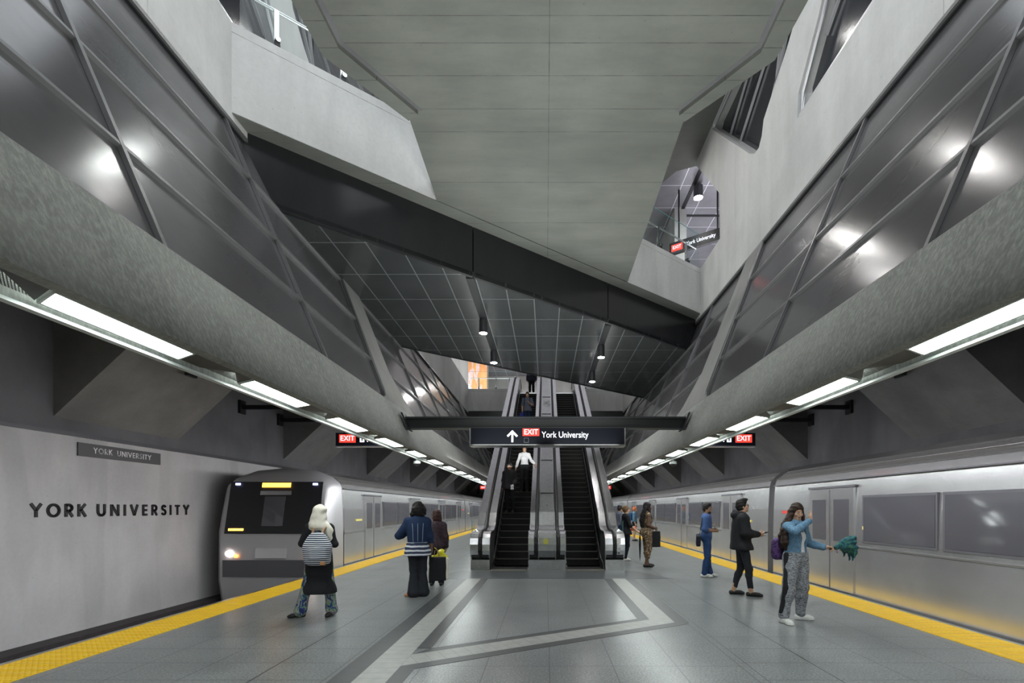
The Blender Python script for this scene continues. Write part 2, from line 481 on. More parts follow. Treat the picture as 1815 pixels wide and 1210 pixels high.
# ---- track beds, trackside walls, recess, buttresses
for s, side in ((-1, 'left'), (1, 'right')):
    def bx(x0, x1, *a):
        x0, x1 = sorted((s * x0, s * x1)); return MB().box(x0, x1, *a)
    bx(5.3, 9.7, Y0, Y1, -1.5, -1.3).build('track_floor', 'darkband', kind='structure')
    bx(8.88, 9.3, Y0, Y1, -1.3, -0.82).build('track_ledge_wall', 'darkband', kind='structure')
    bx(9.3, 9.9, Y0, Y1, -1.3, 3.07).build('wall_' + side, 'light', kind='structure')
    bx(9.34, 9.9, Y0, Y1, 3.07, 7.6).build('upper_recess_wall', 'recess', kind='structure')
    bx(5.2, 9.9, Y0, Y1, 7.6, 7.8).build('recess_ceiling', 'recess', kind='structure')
    rl = MB(); rl.box(*sorted((s * 9.24, s * 9.36)), Y0, Y1, 3.04, 3.12)
    rl.build('trim_' + ('1' if s < 0 else '2'), 'steel_dark' if s < 0 else 'steel_dark', kind='structure')
    for xr in (6.45, 7.95):
        tag(bx(xr - .035, xr + .035, Y0, Y1, -1.3, -1.15).build('track_rail', 'steel_dark'), 'steel running rail on the %s track, %s the platform' % (side, 'next to' if xr < 7 else 'further from'), 'rail')
    # buttress beams: sloping prisms rising from the trackside wall to the hull
    for i in range(-2, 10):
        ya = 9.26 + 8.13 * i; yb = ya + 3.15
        poly = [(s * 9.35, ya, 3.36), (s * 5.15, ya, 7.25), (s * 5.15, ya, 7.62), (s * 9.35, ya, 7.62)]
        MB().prism(poly, (0, yb - ya, 0)).build('buttress_beam', 'rib', kind='structure')

# ---- leaning hull walls
def bay_outline(ya, yb, lslant, rslant, n=5, rad=0.22):
    """(y,k) corner list of a cladding opening with rounded lower corners; returns left and right edge polylines"""
    L = [(ya + lslant(4), 4.0), (ya + lslant(3), 3.0), (ya + lslant(2), 2.0), (ya + lslant(1), 1.0), (ya + lslant(0.25), 0.25), (ya + lslant(0) + 0.07, 0.09), (ya + 0.3, 0.0)]
    Rr = [(yb + rslant(4), 4.0), (yb + rslant(3), 3.0), (yb + rslant(2), 2.0), (yb + rslant(1), 1.0), (yb + rslant(0.25), 0.25), (yb + rslant(0) - 0.07, 0.09), (yb - 0.3, 0.0)]
    return L, Rr
flat_ = lambda k: 0.0
bays = [  # ya, yb, left slant, right slant
    (Y0 + 0.3, 10.3, flat_, lambda k: 0.18 * k),
    (12.3, 27.0, lambda k: -0.75 * min(k, 1) + 0.12 * max(0, k - 1), lambda k: 0.18 * k),
    (29.0, 44.0, lambda k: -0.6 * min(k, 1) + 0.12 * max(0, k - 1), lambda k: 0.18 * k),
    (46.0, 61.0, lambda k: -0.6 * min(k, 1) + 0.12 * max(0, k - 1), lambda k: 0.18 * k)]
where = ['nearest the camera', 'beyond the first concrete strut', 'far down the platform past the escalators', 'furthest down the platform']
for s, side in ((-1, 'left'), (1, 'right')):
    # beam: textured fascia, soffit, lamp channel
    p0 = PW(s, 0, 0); pb = PW(s, -1.003, 0)
    prof = [(pb[0], ZBEAM), (s * 3.02, ZBEAM), (s * 3.02, ZBEAM + 0.16), (s * 3.37, ZBEAM + 0.16), (s * 3.37, ZBEAM - 0.005), (s * 3.44, ZBEAM - 0.005), (s * 3.47, ZBEAM + 0.4), (PW(s, 0, 0, 0.35)[0], PW(s, 0, 0, 0.35)[2]), (p0[0], p0[2])]
    MB().prism([(x, Y0, z) for x, z in prof], (0, Y1 - Y0, 0)).build('platform_beam', 'hull', kind='structure')
    # lip trim of the lamp channel
    MB().box(*sorted((s * 3.37, s * 3.43)), Y0, Y1, ZBEAM - 0.03, ZBEAM - 0.006).build('trim_' + ('3' if s < 0 else '4'), 'lip', kind='structure')
    # shell behind the cladding
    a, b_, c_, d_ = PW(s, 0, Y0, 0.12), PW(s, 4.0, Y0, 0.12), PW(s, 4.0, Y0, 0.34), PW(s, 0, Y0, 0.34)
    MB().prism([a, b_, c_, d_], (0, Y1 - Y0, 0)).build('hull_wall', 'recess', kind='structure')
    # upright band above, up to the concourse level
    yb_end = 30.9
    MB().box(*sorted((s * BX, s * (BX + 0.45))), Y0, yb_end, ZT + 0.03, ZP).build('upper_' + side + '_wall', 'band', kind='structure')
    # black strip painting in the shadow line under the band
    MB().box(*sorted((s * (BX + 0.03), s * (BX + 0.3))), Y0, yb_end, ZT - 0.06, ZT + 0.03).build('trim_' + ('5' if s < 0 else '6'), 'black', kind='structure')
    edges = [bay_outline(*b_) for b_ in bays]
    for i, (L, Rr) in enumerate(edges):
        ya, yb = bays[i][0], bays[i][1]
        nxt = edges[i + 1][0] if i + 1 < len(edges) else None
        if nxt:
            poly = [PW(s, k, y) for y, k in reversed(Rr)] + [PW(s, k, y) for y, k in nxt]
            MB().prism(poly, Vector(PW(s, 0, 0, 0.2)) - Vector(PW(s, 0, 0))).build('hull_strut_pillar', 'hull_plain', kind='structure')
        # cladding bay
        r = thing('wall_cladding', 'dark grey panelled cladding, %s leaning wall, bay %s' % (side, where[i]), 'wall cladding')
        lf = lambda k: np.interp(k, [p[1] for p in reversed(L)], [p[0] for p in reversed(L)])
        rf = lambda k: np.interp(k, [p[1] for p in reversed(Rr)], [p[0] for p in reversed(Rr)])
        vy = [y for y in (4.3 + 3.2 * j for j in range(-5, 20)) if ya + 0.5 < y < yb - 0.4] if i == 0 else [ya + 2.1 + 3.2 * j for j in range(5) if ya + 2.1 + 3.2 * j < yb - 0.8]
        nv = Vector(PW(s, 0, 0, 0.02)) - Vector(PW(s, 0, 0))
        for k in range(4):
            cuts = [None] + vy + [None]
            for j in range(len(cuts) - 1):
                g = 0.015
                def ed(c, kk, fn, sg): return (fn(kk) if c is None else c) + sg * g
                k0, k1 = k + 0.02, k + 0.98
                ks = [k0, k0 + 0.1, k0 + 0.25, k1] if k == 0 else [k0, k1]
                lo = [(ed(cuts[j], kk, lf, 1), kk) for kk in ks]
                hi = [(ed(cuts[j + 1], kk, rf, -1), kk) for kk in ks]
                off = 0.075
                MB().prism([PW(s, kk, y, off) for y, kk in lo] + [PW(s, kk, y, off) for y, kk in reversed(hi)], nv).build('cladding_panel', 'panel', r)
        mu = lambda a, b_, w=0.05: MB().bar(a, b_, w, 0.045, up=(s * 0.921, 0, -0.39))
        for k in (1, 2, 3):
            mu(PW(s, k, lf(k), 0.055), PW(s, k, rf(k), 0.055), 0.045).build('horizontal_mullion', 'mullion', r)
        for y in vy:
            mu(PW(s, 0.0, y, 0.05), PW(s, 4, y, 0.05), 0.05).build('upright_mullion', 'mullion', r)
        # frame following the rounded outline
        path = [PW(s, k, y, 0.03) for y, k in L] + [PW(s, k, y, 0.03) for y, k in reversed(Rr)]
        MB().tube(path, 0.03, 6).build('bay_frame', 'mullion', r)
        MB().bar(PW(s, 4, lf(4), 0.02), PW(s, 4, rf(4), 0.02), 0.05, 0.05).build('bay_frame', 'mullion', r)
    # upper wall over the band: struts and dark windows
    xw = s * BX
    def up(poly, name, mat, off=0.0, th=0.4, parent=None, kind=None):
        q = [(xw + s * off, y, z) for y, z in poly]
        return MB().prism(q, (s * th, 0, 0)).build(name, mat, parent, kind=kind)
    up([(9.49, 9.2), (13.7, 9.2), (13.74, 10.5), (15.8, 12.7), (15.3, 13.5), (9.0, 13.5), (9.05, 12.87), (14.2, 12.87), (14.35, 12.78), (11.7, 10.12), (11.42, 9.92), (11.2, 9.9), (11.05, 10.05), (10.95, 10.35), (9.9, 10.95), (9.45, 11.3), (9.02, 12.87), (8.98, 13.5), (6.9, 13.5), (8.0, 11.6), (8.76, 10.44), (9.45, 9.66)], 'upper_%s_strut_wall' % side, 'band', kind='structure')
    up([(Y0, 9.2), (-2.0, 9.2), (0.5, 13.5), (Y0, 13.5)], 'upper_%s_strut_wall' % side, 'band', kind='structure')
    # window 1 (between struts)
    w1 = thing('window_%d' % (1 if s < 0 else 2), 'dark upper window with pale rounded frame high in the %s wall above the platform' % side, 'window'); w1['kind'] = 'structure'
    up([(8.7, 9.95), (14.6, 9.95), (14.6, 12.95), (8.7, 12.95)], 'window_pane', 'pane', 0.3, 0.03, w1)
    fr = [(8.85, 13.5), (9.4, 11.25), (9.9, 10.9), (10.9, 10.33), (11.02, 10.05), (11.2, 9.9), (11.42, 9.92), (11.7, 10.12), (14.32, 12.75), (14.2, 12.84), (9.1, 12.84)]
    MB().tube([(xw + s * 0.06, y, z) for y, z in fr[5:]], 0.05, 8).build('window_frame', 'white_mullion', w1)
    for (a, b_) in (((13.6, 12.0), (12.0, 12.85)), ((12.9, 11.3), (9.9, 12.85)), ((11.25, 9.95), (10.35, 12.85)), ((11.7, 10.2), (9.9, 12.3))):
        MB().bar((xw + s * 0.25, *a), (xw + s * 0.25, *b_), 0.04, 0.05, up=(1, 0, 0)).build('mullion', 'white_mullion', w1)
    # window 2 (near)
    w2 = thing('window_%d' % (3 if s < 0 else 4), 'dark upper window with pale frame high in the %s wall nearest the camera' % side, 'window'); w2['kind'] = 'structure'
    up([(-1.9, 9.2), (9.4, 9.2), (9.4, 13.5), (-1.9, 13.5)], 'window_pane', 'pane', 0.25, 0.03, w2)
    MB().bar((xw + s * 0.04, -2.0, 9.22), (xw + s * 0.04, 9.45, 9.22), 0.06, 0.05, up=(0, 0, 1)).build('window_frame', 'white_mullion', w2)
    MB().tube([(xw + s * 0.06, y, z) for y, z in ((9.42, 9.22), (9.38, 9.62), (8.7, 10.42), (7.95, 11.6), (6.85, 13.5))], 0.035, 8).build('window_frame', 'white_mullion', w2)
    for (a, b_) in (((8.85, 10.2), (7.4, 11.2)), ((7.4, 11.2), (5.0, 12.6)), ((7.35, 9.22), (7.1, 13.4)), ((3.5, 9.22), (3.3, 13.4)), ((7.2, 11.3), (3.5, 13.2))):
        MB().bar((xw + s * 0.2, *a), (xw + s * 0.2, *b_), 0.04, 0.05, up=(1, 0, 0)).build('mullion', 'white_mullion', w2)

# ---- bridge crossing obliquely: dark metal ceiling, fascia, concrete parapet
fa = lambda x: 11.97 + 0.809 * x       # fascia line
fp = lambda x: 11.52 + 0.80 * x        # parapet line
fb = lambda x: 18.96 + 0.787 * x       # far edge
XL = 5.3
def plan(lines, z0, z1): return MB().prism([(x, y, z0) for x, y in lines], (0, 0, z1 - z0))
plan([(-5.3, fa(-5.3)), (5.3, fa(5.3)), (5.3, fb(5.3)), (-5.3, fb(-5.3))], 6.72, 6.80).build('bridge_ceiling', 'ceil', kind='structure')
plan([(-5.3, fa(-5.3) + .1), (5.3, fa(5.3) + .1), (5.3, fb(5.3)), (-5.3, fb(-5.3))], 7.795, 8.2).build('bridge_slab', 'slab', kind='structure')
for (xa, xb) in ((-5.2, -1.60), (-1.58, 1.70), (1.72, 5.2)):
    MB().prism([(xa, fa(xa), 6.70), (xb, fa(xb), 6.70), (xb, fa(xb) + .1, 6.70), (xa, fa(xa) + .1, 6.70)], (0, 0, 1.09)).build('bridge_fascia_panel_trim', 'fascia', kind='structure')
MB().prism([(-5.2, fb(-5.2), 6.70), (5.2, fb(5.2), 6.70), (5.2, fb(5.2) - .1, 6.70), (-5.2, fb(-5.2) - .1, 6.70)], (0, 0, 1.3)).build('bridge_fascia_panel_trim', 'fascia', kind='structure')
# concrete under the parapet (soffit strip) and the parapet itself
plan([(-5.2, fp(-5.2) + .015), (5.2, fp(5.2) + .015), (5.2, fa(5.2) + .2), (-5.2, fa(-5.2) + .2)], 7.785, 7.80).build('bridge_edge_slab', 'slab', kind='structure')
for xa, xb in ((-4.893, -2.2), (2.24, 5.15)):
    MB().prism([(xa, fp(xa), 7.80), (xb, fp(xb), 7.80), (xb, fp(xb) + .28, 7.80), (xa, fp(xa) + .28, 7.80)], (0, 0, ZP - 7.8)).build('parapet_wall', 'parapet', kind='structure')
# the wide concrete slab overhead with its raised rim
SLL = [(-3.06, Y0), (-3.06, 5.9), (-3.01, 6.6), (-2.16, 7.7)]; SLR = [(3.16, Y0), (3.16, 5.9), (3.13, 6.66), (2.2, 7.72)]
outline = SLL + [(-2.18, fp(-2.18)), (2.24, fp(2.24))] + SLR[::-1]
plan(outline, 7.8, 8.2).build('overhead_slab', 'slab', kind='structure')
GLL = [(-2.78, Y0), (-2.78, 5.9), (-2.75, 6.49), (-1.98, 7.58)]; GLR = [(2.89, Y0), (2.89, 5.9), (2.89, 6.55), (2.08, 7.6)]
plan(SLL + GLL[::-1], 7.735, 7.799).build('slab_rim_trim', 'slab', kind='structure')
plan(SLR + GLR[::-1], 7.735, 7.799).build('slab_rim_trim', 'slab', kind='structure')
for gl_, sg_ in ((GLL, 1), (GLR, -1)):
    plan(gl_ + [(x + sg_ * .07, y - (0.02 if 6 < y < 7 else 0)) for x, y in reversed(gl_)], 7.797, 7.7995).build('groove_shade_trim', 'recess', kind='structure')  # flat dark strip stands in for the shade of the rim step
# upstand of the slab sides (seen from beside)
for s, xs_ in ((-1, SLL), (1, SLR)):
    for a, b_ in zip(xs_[:-1], xs_[1:]):
        w = -s * 0.2
        MB().prism([(a[0], a[1], 8.2), (b_[0], b_[1], 8.2), (b_[0] + w, b_[1], 8.2), (a[0] + w, a[1], 8.2)], (0, 0, 1.0)).build('slab_side_parapet_wall', 'slab', kind='structure')

# ---- far end: cross parapet, landing, concourse beyond
YF = 30.9
for xa, xb in ((-BX, -1.95), (2.05, BX)):
    MB().box(xa, xb, YF, YF + .3, 7.8, ZP).build('parapet_wall', 'parapet', kind='structure')
    MB().box(xa, xb, YF + .02, YF + .3, 6.6, 7.79).build('bridge_fascia_panel_trim', 'fascia', kind='structure')
MB().box(-12, 12, YF + .3, 48, 7.8, 8.18).build('concourse_floor', 'floor', kind='structure')
MB().box(-1.95, 2.05, 28.0, YF + .3, 7.8, 8.18).build('landing_floor', 'floor', kind='structure')
MB().box(-5.3, 5.3, YF + .3, 60, 6.6, 6.75).build('lower_far_ceiling', 'ceil', kind='structure')
MB().box(-5.3, 5.3, 59, 60, 3.0, 6.6).build('wall_front', 'recess', kind='structure')
MB().box(-12, 12, 42, 42.4, 8.18, 13).build('concourse_back_wall', 'band', kind='structure')
for s in (-1, 1):
    MB().box(*sorted((s * 11.6, s * 12)), 9, 42.4, 8.18, 13).build('concourse_side_wall', 'band', kind='structure')
    MB().box(*sorted((s * BX, s * (BX + .45))), 18.5, YF, ZP + .001, 13).build('upper_%s_wall' % ('left' if s < 0 else 'right'), 'band', kind='structure')
    MB().box(*sorted((s * (BX + .45), s * 11.6)), 9, YF + .3, 7.85, 8.15).build('concourse_floor', 'floor', kind='structure')
plan([(-5.3, 9.5), (5.3, 9.5), (5.3, 15.9), (4.97, 16.05), (4.37, 16.3), (3.9, 17.1), (3.0, 17.6), (-5.3, 17.6)], 12.88, 12.999).build('high_concrete_ceiling', 'slab', kind='structure')
MB().box(-12, 12, 9.5, 42.4, 13.0, 13.2).build('concourse_ceiling', 'ceil2', kind='structure')
# backlit mural on the concourse wall
mu_m, t_, b_n = nt('orange_mural')
s_ = sepxyz(t_)
w_ = t_.nodes.new('ShaderNodeTexNoise'); w_.inputs['Scale'].default_value = 1.2; w_.inputs['Detail'].default_value = 3
t_.links.new(coords(t_, (1.4, 1, 0.5), (0, 0.4, 0)), w_.inputs['Vector'])
cc = ramp(t_, w_.outputs[0], [(0.3, (0.85, 0.45, 0.2)), (0.5, (0.75, 0.33, 0.12)), (0.56, (0.75, 0.6, 0.65)), (0.64, (0.8, 0.40, 0.12))])
dg_ = math_n(t_, 'LESS_THAN', math_n(t_, 'ADD', math_n(t_, 'MULTIPLY', s_[0], 1.5), s_[2]), 1.9)
cc = mixc(t_, dg_, cc, (0.6, 0.62, 0.68))
t_.links.new(cc, b_n.inputs['Base Color']); t_.links.new(cc, b_n.inputs['Emission Color']); b_n.inputs['Emission Strength'].default_value = 0.55
M['mural'] = mu_m
r = thing('mural_panel', 'tall backlit orange mural behind the glass guardrail on the upper concourse', 'mural', (-5.15, 37.0, 8.19))
MB().box(-0.85, 0.72, -.06, 0, 0.1, 4.6).build('picture', 'mural', r)
MB().box(-0.95, -0.86, -.08, 0.02, 0, 4.7).build('side_frame', 'steel_dull', r); MB().box(0.73, 0.84, -.08, 0.02, 0, 4.7).build('side_frame', 'steel_dull', r)
# unseen wall added behind the camera to keep stray light out
MB().box(-9.9, 9.9, Y0 - .4, Y0, -1.5, 13.5).build('wall_back', 'recess', kind='structure')
MB().box(-9.9, 9.9, Y1, Y1 + .4, -1.5, 8).build('far_end_wall', 'recess', kind='structure')

# ---- glass guardrails on the parapets
def guard(label, pts, zb=ZP, hh=1.12, rail=0.72):
    """pts: post positions along the parapet top"""
    r = thing('glass_guardrail', label, 'guardrail')
    pts = [Vector((*p, zb)) for p in pts]
    d = (pts[-1] - pts[0]).normalized(); n = Vector((d.y, -d.x, 0))
    if n.y > 0: n = -n
    for a, b_ in zip(pts[:-1], pts[1:]):
        a2 = a + d * .01; b2 = b_ - d * .01
        g = MB().prism([a2, b2, b2 + Vector((0, 0, hh)), a2 + Vector((0, 0, hh))], -n * 0.012).build('glass_pane', 'glass', r)
        MB().bar(a2 + Vector((0, 0, hh)), b2 + Vector((0, 0, hh)), 0.014, 0.012).build('pane_edge', 'glass_edge', g)
        MB().bar(a2 + Vector((0, 0, .01)), b2 + Vector((0, 0, .01)), 0.02, 0.02).build('pane_edge', 'glass_edge', g)
    for a, b_ in zip(pts[:-1], pts[1:]):
        p = a + (b_ - a) * 0.5
        q = p - n * 0.1
        po = MB().bar(q, q + Vector((0, 0, rail)), 0.04, 0.07, up=d).build('post', 'steel', r)
        cl = MB(); cl.bar(p - n * .1 + Vector((0, 0, .12)), p + n * .02 + Vector((0, 0, .12)), 0.07, 0.14); cl.build('clamp', 'black', po)
        ds = MB(); ds.tube([p + n * .02 + Vector((0, 0, .14)), p + n * .045 + Vector((0, 0, .14))], 0.04, 14); ds.build('clamp_disc', 'steel', po)
    MB().tube([pts[0] - n * .12 + Vector((0, 0, rail)), pts[-1] - n * .12 + Vector((0, 0, rail))], 0.025, 10).build('handrail', 'steel', r)
guard('glass guardrail with steel clamps on the sunlit left parapet of the bridge', [(x, fp(x) + 0.08) for x in (-4.85, -4.0, -3.2, -2.3)][::1])
guard('glass guardrail with steel posts on the short right parapet of the bridge', [(x, fp(x) + 0.08) for x in (2.3, 2.75, 4.0, 4.88)])
guard('glass guardrail over the far left parapet beside the escalator top', [(x, YF + .1) for x in (-4.8, -3.7, -2.6, -2.0)])
guard('glass guardrail over the far right parapet beside the escalator top', [(x, YF + .1) for x in (2.1, 3.0, 3.9, 4.8)])

# ---- lamps
def downlight(name, label, loc, r_=0.11, hh=0.36, lens='downlight', group=None, rod=0.0):
    t = thing(name, label, 'downlight', loc, 0, group)
    MB().lathe([(r_ * .96, 0.02), (r_, 0.0), (r_, hh), (r_ * .8, hh + .02)], 0, 0, 20).build('lamp_housing', 'steel_dark', t, smooth=True)
    MB().lathe([(0.001, -0.012), (r_ * .6, -0.012), (r_ * .9, 0.004), (0.001, 0.01)], 0, 0, 20).build('lamp_lens', lens, t, smooth=True)
    MB().tube([(0, 0, hh), (0, 0, hh + rod)], 0.02, 8).build('hanger', 'steel_dark', t)
    return t
for sx, lab in ((-1.67, 'left'), (1.73, 'right')):
    a = fa(sx) + .15; b_ = fb(sx) - .6
    MB().box(sx - .09, sx + .09, a, b_, 6.69, 6.719).build('ceiling_slot_trim', 'black', kind='structure')
for x, y, lab in ((-1.67, 13.1, 'left slot of the metal ceiling, nearer the fascia'), (-1.67, 15.75, 'left slot of the metal ceiling, nearer the escalators'), (1.73, 15.2, 'right slot of the metal ceiling, nearer the fascia'), (1.73, 18.1, 'right slot of the metal ceiling, nearer the escalators')):
    downlight('downlight', 'cylindrical downlight lit under the ' + lab, (x, y, 6.32), rod=0.05)
for i, (x, y) in enumerate(((-3.0, 11.2), (-1.7, 11.2), (3.0, 11.2), (1.7, 15.1), (3.3, 15.1), (-3.3, 15.1))):
    downlight('concourse_downlight', 'bright round downlight under the high concourse ceiling above the bridge', (x, y, 12.50), 0.16, 0.4, 'concourse_lamp', 'high concourse downlights above the bridge', rod=0.06)
downlight('concourse_downlight', 'bright downlight seen through the opening over the right bridge guardrail', (5.35, 17.1, 12.5), 0.16, 0.4, 'concourse_lamp', rod=0.1)
MB().box(5.15, 5.27, 12, 25, 12.97, 12.999).build('ceiling_slot_trim', 'black', kind='structure')
MB().box(4.9, 11, 18.9, 19.0, 12.97, 12.999).build('ceiling_slot_trim', 'black', kind='structure')
for i, (x, y) in enumerate(((-3, 35), (3, 35), (-0.5, 38), (6, 22), (-7, 34), (-7, 20))):  # unseen lamps added to brighten the far concourse
    downlight('concourse_downlight', 'added round downlight brightening the far concourse behind the escalators', (x, y, 12.50), 0.16, 0.4, 'far_fill_lamp', 'added far concourse downlights', rod=0.06)

# platform strip lights in the beam channel
def strip_light():
    t = thing('strip_light', '', 'strip light')
    sk = 0.17
    def quad(x0, x1, ya, yb, z0, z1, m, name, par=t, inset=0):
        p = [(x0, ya - sk, z0), (x1, ya, z0), (x1, yb, z0), (x0, yb - sk, z0)]
        return MB().prism(p, (0, 0, z1 - z0)).build(name, m, par)
    quad(0.022, 0.255, 0.02, 1.21, 0.015, 0.03, 'lamp', 'diffuser')
    fm = MB()
    fm.prism([(0, -sk, 0), (0.28, 0, 0), (0.28, 0.022, 0), (0, 0.022 - sk, 0)], (0, 0, .06))
    fm.prism([(0, 1.208 - sk, 0), (0.28, 1.208, 0), (0.28, 1.23, 0), (0, 1.23 - sk, 0)], (0, 0, .06))
    fm.prism([(0, -sk, 0), (0.02, -sk + .01, 0), (0.02, 1.23 - sk, 0), (0, 1.23 - sk, 0)], (0, 0, .06))
    fm.prism([(0.257, -.01, 0), (0.28, 0, 0), (0.28, 1.23, 0), (0.257, 1.23, 0)], (0, 0, .06))
    fm.build('lamp_frame', 'lip', t)
    return t
def mirror_x(root):
    for c in root.children:
        me = c.data
        me.transform(Matrix.Scale(-1, 4, (1, 0, 0))); me.flip_normals()
    return root
lit_l, lit_r = mirror_x(strip_light()), strip_light()
M['baffle'] = plain('dark_baffle_sheet', (0.03, 0.034, 0.034), 0.5)
def mesh_plate():
    t = thing('mesh_baffle', '', 'mesh panel')
    MB().prism([(0, -.15, 0), (0.28, 0.02, 0), (0.28, .83, 0), (0, .66, 0)], (0, 0, .004)).build('perforated_sheet', 'mesh', t)
    MB().prism([(0, -.15, -.002), (0.28, 0.02, -.002), (0.28, 0.26, -.002), (0.0, .5, -.002)], (0, 0, -.008)).build('solid_sheet', 'baffle', t)
    MB().prism([(0, .35, -.002), (0.28, 0.83, -.002), (0.0, .66, -.002)], (0, 0, -.012)).build('folded_corner', 'baffle', t)
    return t
mp_l, mp_r = mirror_x(mesh_plate()), mesh_plate()
for s, side, proto, pm in ((-1, 'left', lit_l, mp_l), (1, 'right', lit_r, mp_r)):
    yst = 3.177 if s < 0 else 3.05
    nm = ['nearest whole one ahead of the camera', 'second along from the camera', 'third along from the camera', 'fourth along from the camera', 'fifth along from the camera']
    for j in range(-6, 27):
        y = yst + 2.083 * j
        if 0 <= j < 5: lab, g = 'lit rectangular strip light under the %s beam, %s' % (side, nm[j]), 'strip lights under the %s beam' % side
        elif j < 0: lab, g = 'lit rectangular strip light under the %s beam, behind or above the camera' % side, 'strip lights under the %s beam overhead' % side
        else: lab, g = 'lit rectangular strip light in the dwindling far row under the %s beam' % side, 'far strip lights under the %s beam' % side
        loc = (s * 3.035, y, ZBEAM + 0.005)
        if j == -6: o = proto; o.location = loc; o['label'] = lab; o['group'] = g
        else: o = dup(proto, loc, label=lab, group=g)
        loc = (s * 3.035, y + 1.24, ZBEAM + 0.03)
        lb2 = 'dark perforated metal sheet between strip lights under the %s beam' % side
        if 0 <= j < 4: lb2 = 'dark perforated sheet under the %s beam after the %s strip light' % (side, ('first', 'second', 'third', 'fourth')[j])
        g2 = 'perforated sheets under the %s beam' % side
        if j == -6: o = pm; o.location = loc; o['label'] = lb2; o['group'] = g2
        else: o = dup(pm, loc, label=lb2, group=g2)

# steel struts between wall and beam in the recess
for s, side in ((-1, 'left'), (1, 'right')):
    for j, y in enumerate((10.75, 14.95, 17.1)):
        x_out = 7.85 if j == 0 else 9.34
        t = thing('steel_strut', 'black steel strut crossing the dark recess of the %s wall, %s from the camera' % (side, ('first', 'second', 'third')[j]), 'strut', (0, y, 4.72))
        MB().bar((s * x_out, 0, 0), (s * 4.75, 0, 0), 0.12, 0.12).build('strut_bar', 'black', t)
        MB().box(*sorted((s * x_out, s * (x_out - .08))), -.14, .14, -.2, .2).build('end_plate', 'black', t)
# dome cameras
for s, y in ((-1, 12.9), (1, 13.0)):
    t = thing('dome_camera', 'white dome security camera hanging under the %s row of strip lights' % ('left' if s < 0 else 'right'), 'camera', (s * 3.40, y, 2.83))
    MB().lathe([(0.03, .12), (0.03, .06), (0.085, 0.04), (0.095, -0.02), (0.07, -0.03)], 0, 0, 18).build('camera_housing', 'lip', t, smooth=True)
    MB().lathe([(0.072, -0.03), (0.06, -0.07), (0.03, -0.095), (0.001, -0.1)], 0, 0, 18).build('dome', 'black', t, smooth=True)
# ================================================================= ESCALATORS
EY0, ERUN, ERISE, ETOP = 13.6, 0.32, 0.1848, 8.2
TAN = ERISE / ERUN
ETY = EY0 + ETOP / TAN
def zn(y): return min(max(0.0, (y - EY0) * TAN), ETOP)
def rail_path(h, x):
    p = [(12.95, .26), (12.84, .36), (12.775, .52), (12.765, .68), (12.82, .84), (12.93, .95), (13.12, 1.0), (13.5, 1.0), (13.85, 1.02), (14.2, 1.13), (14.6, zn(14.6) + h)]
    p += [(y, zn(y) + h) for y in (17, 20, 23, 26, 27.3)] + [(27.9, ETOP + h - .03), (28.5, ETOP + 1.0), (29.6, ETOP + 1.0), (29.85, ETOP + .93), (29.97, ETOP + .75), (29.95, ETOP + .55), (29.8, ETOP + .4)]
    return [(x, y, z) for y, z in p]
def body_profile(h=0.93, inset=0.03):
    top = [(y, z - 0.03) for _, y, z in rail_path(h, 0)]
    top = [(max(y, 12.80), z) for y, z in top]
    low = [(29.7, ETOP + .02), (27.9, ETOP - .25), (14.2, .05), (13.2, 0.24)]
    return top + low
def unit(x0, x1, parent, name='balustrade'):
    pr = body_profile()
    o = MB().prism([(x0 + .03, y, z) for y, z in pr], (x1 - x0 - .06, 0, 0)).build(name, 'esc_dark', parent)
    return o
def deck(xa, xb, h, parent, name='deck_cover', th=.05, mat='steel'):
    """thin metal cover following the newel and the incline"""
    pts = [(y, z) for _, y, z in rail_path(.93, 0)]
    up_ = []; dn = []
    for i, (y, z) in enumerate(pts):
        y0_, z0_ = pts[max(i - 1, 0)]; y1_, z1_ = pts[min(i + 1, len(pts) - 1)]
        d = Vector((y1_ - y0_, z1_ - z0_)).normalized(); n = Vector((-d.y, d.x))
        up_.append((y + n.x * (h), z + n.y * h)); dn.append((y + n.x * (h - th), z + n.y * (h - th)))
    rings = [[(xa, *u), (xb, *u), (xb, *d_), (xa, *d_)] for u, d_ in zip(up_, dn)]
    return MB().loft(rings).build(name, mat, parent, smooth=False)
M['esc_dark'] = plain('dark_escalator_panel', (0.02, 0.02, 0.022), 0.18, 0.0, 0.6)
def mk_step():
    m, t, b = nt('ribbed_step')
    s = sepxyz(t)
    g = math_n(t, 'SINE', math_n(t, 'MULTIPLY', s[0], 2 * PI / 0.018))
    t.links.new(ramp(t, math_n(t, 'ADD', math_n(t, 'MULTIPLY', g, .5), .5), [(0.3, 0.008), (0.7, 0.03)]), b.inputs['Base Color'])
    b.inputs['Roughness'].default_value = 0.7; b.inputs['Specular IOR Level'].default_value = 0.2
    return m
M['step'] = mk_step()
M['step_edge'] = plain('worn_step_edge', (0.16, 0.155, 0.14), 0.55, 0.3)

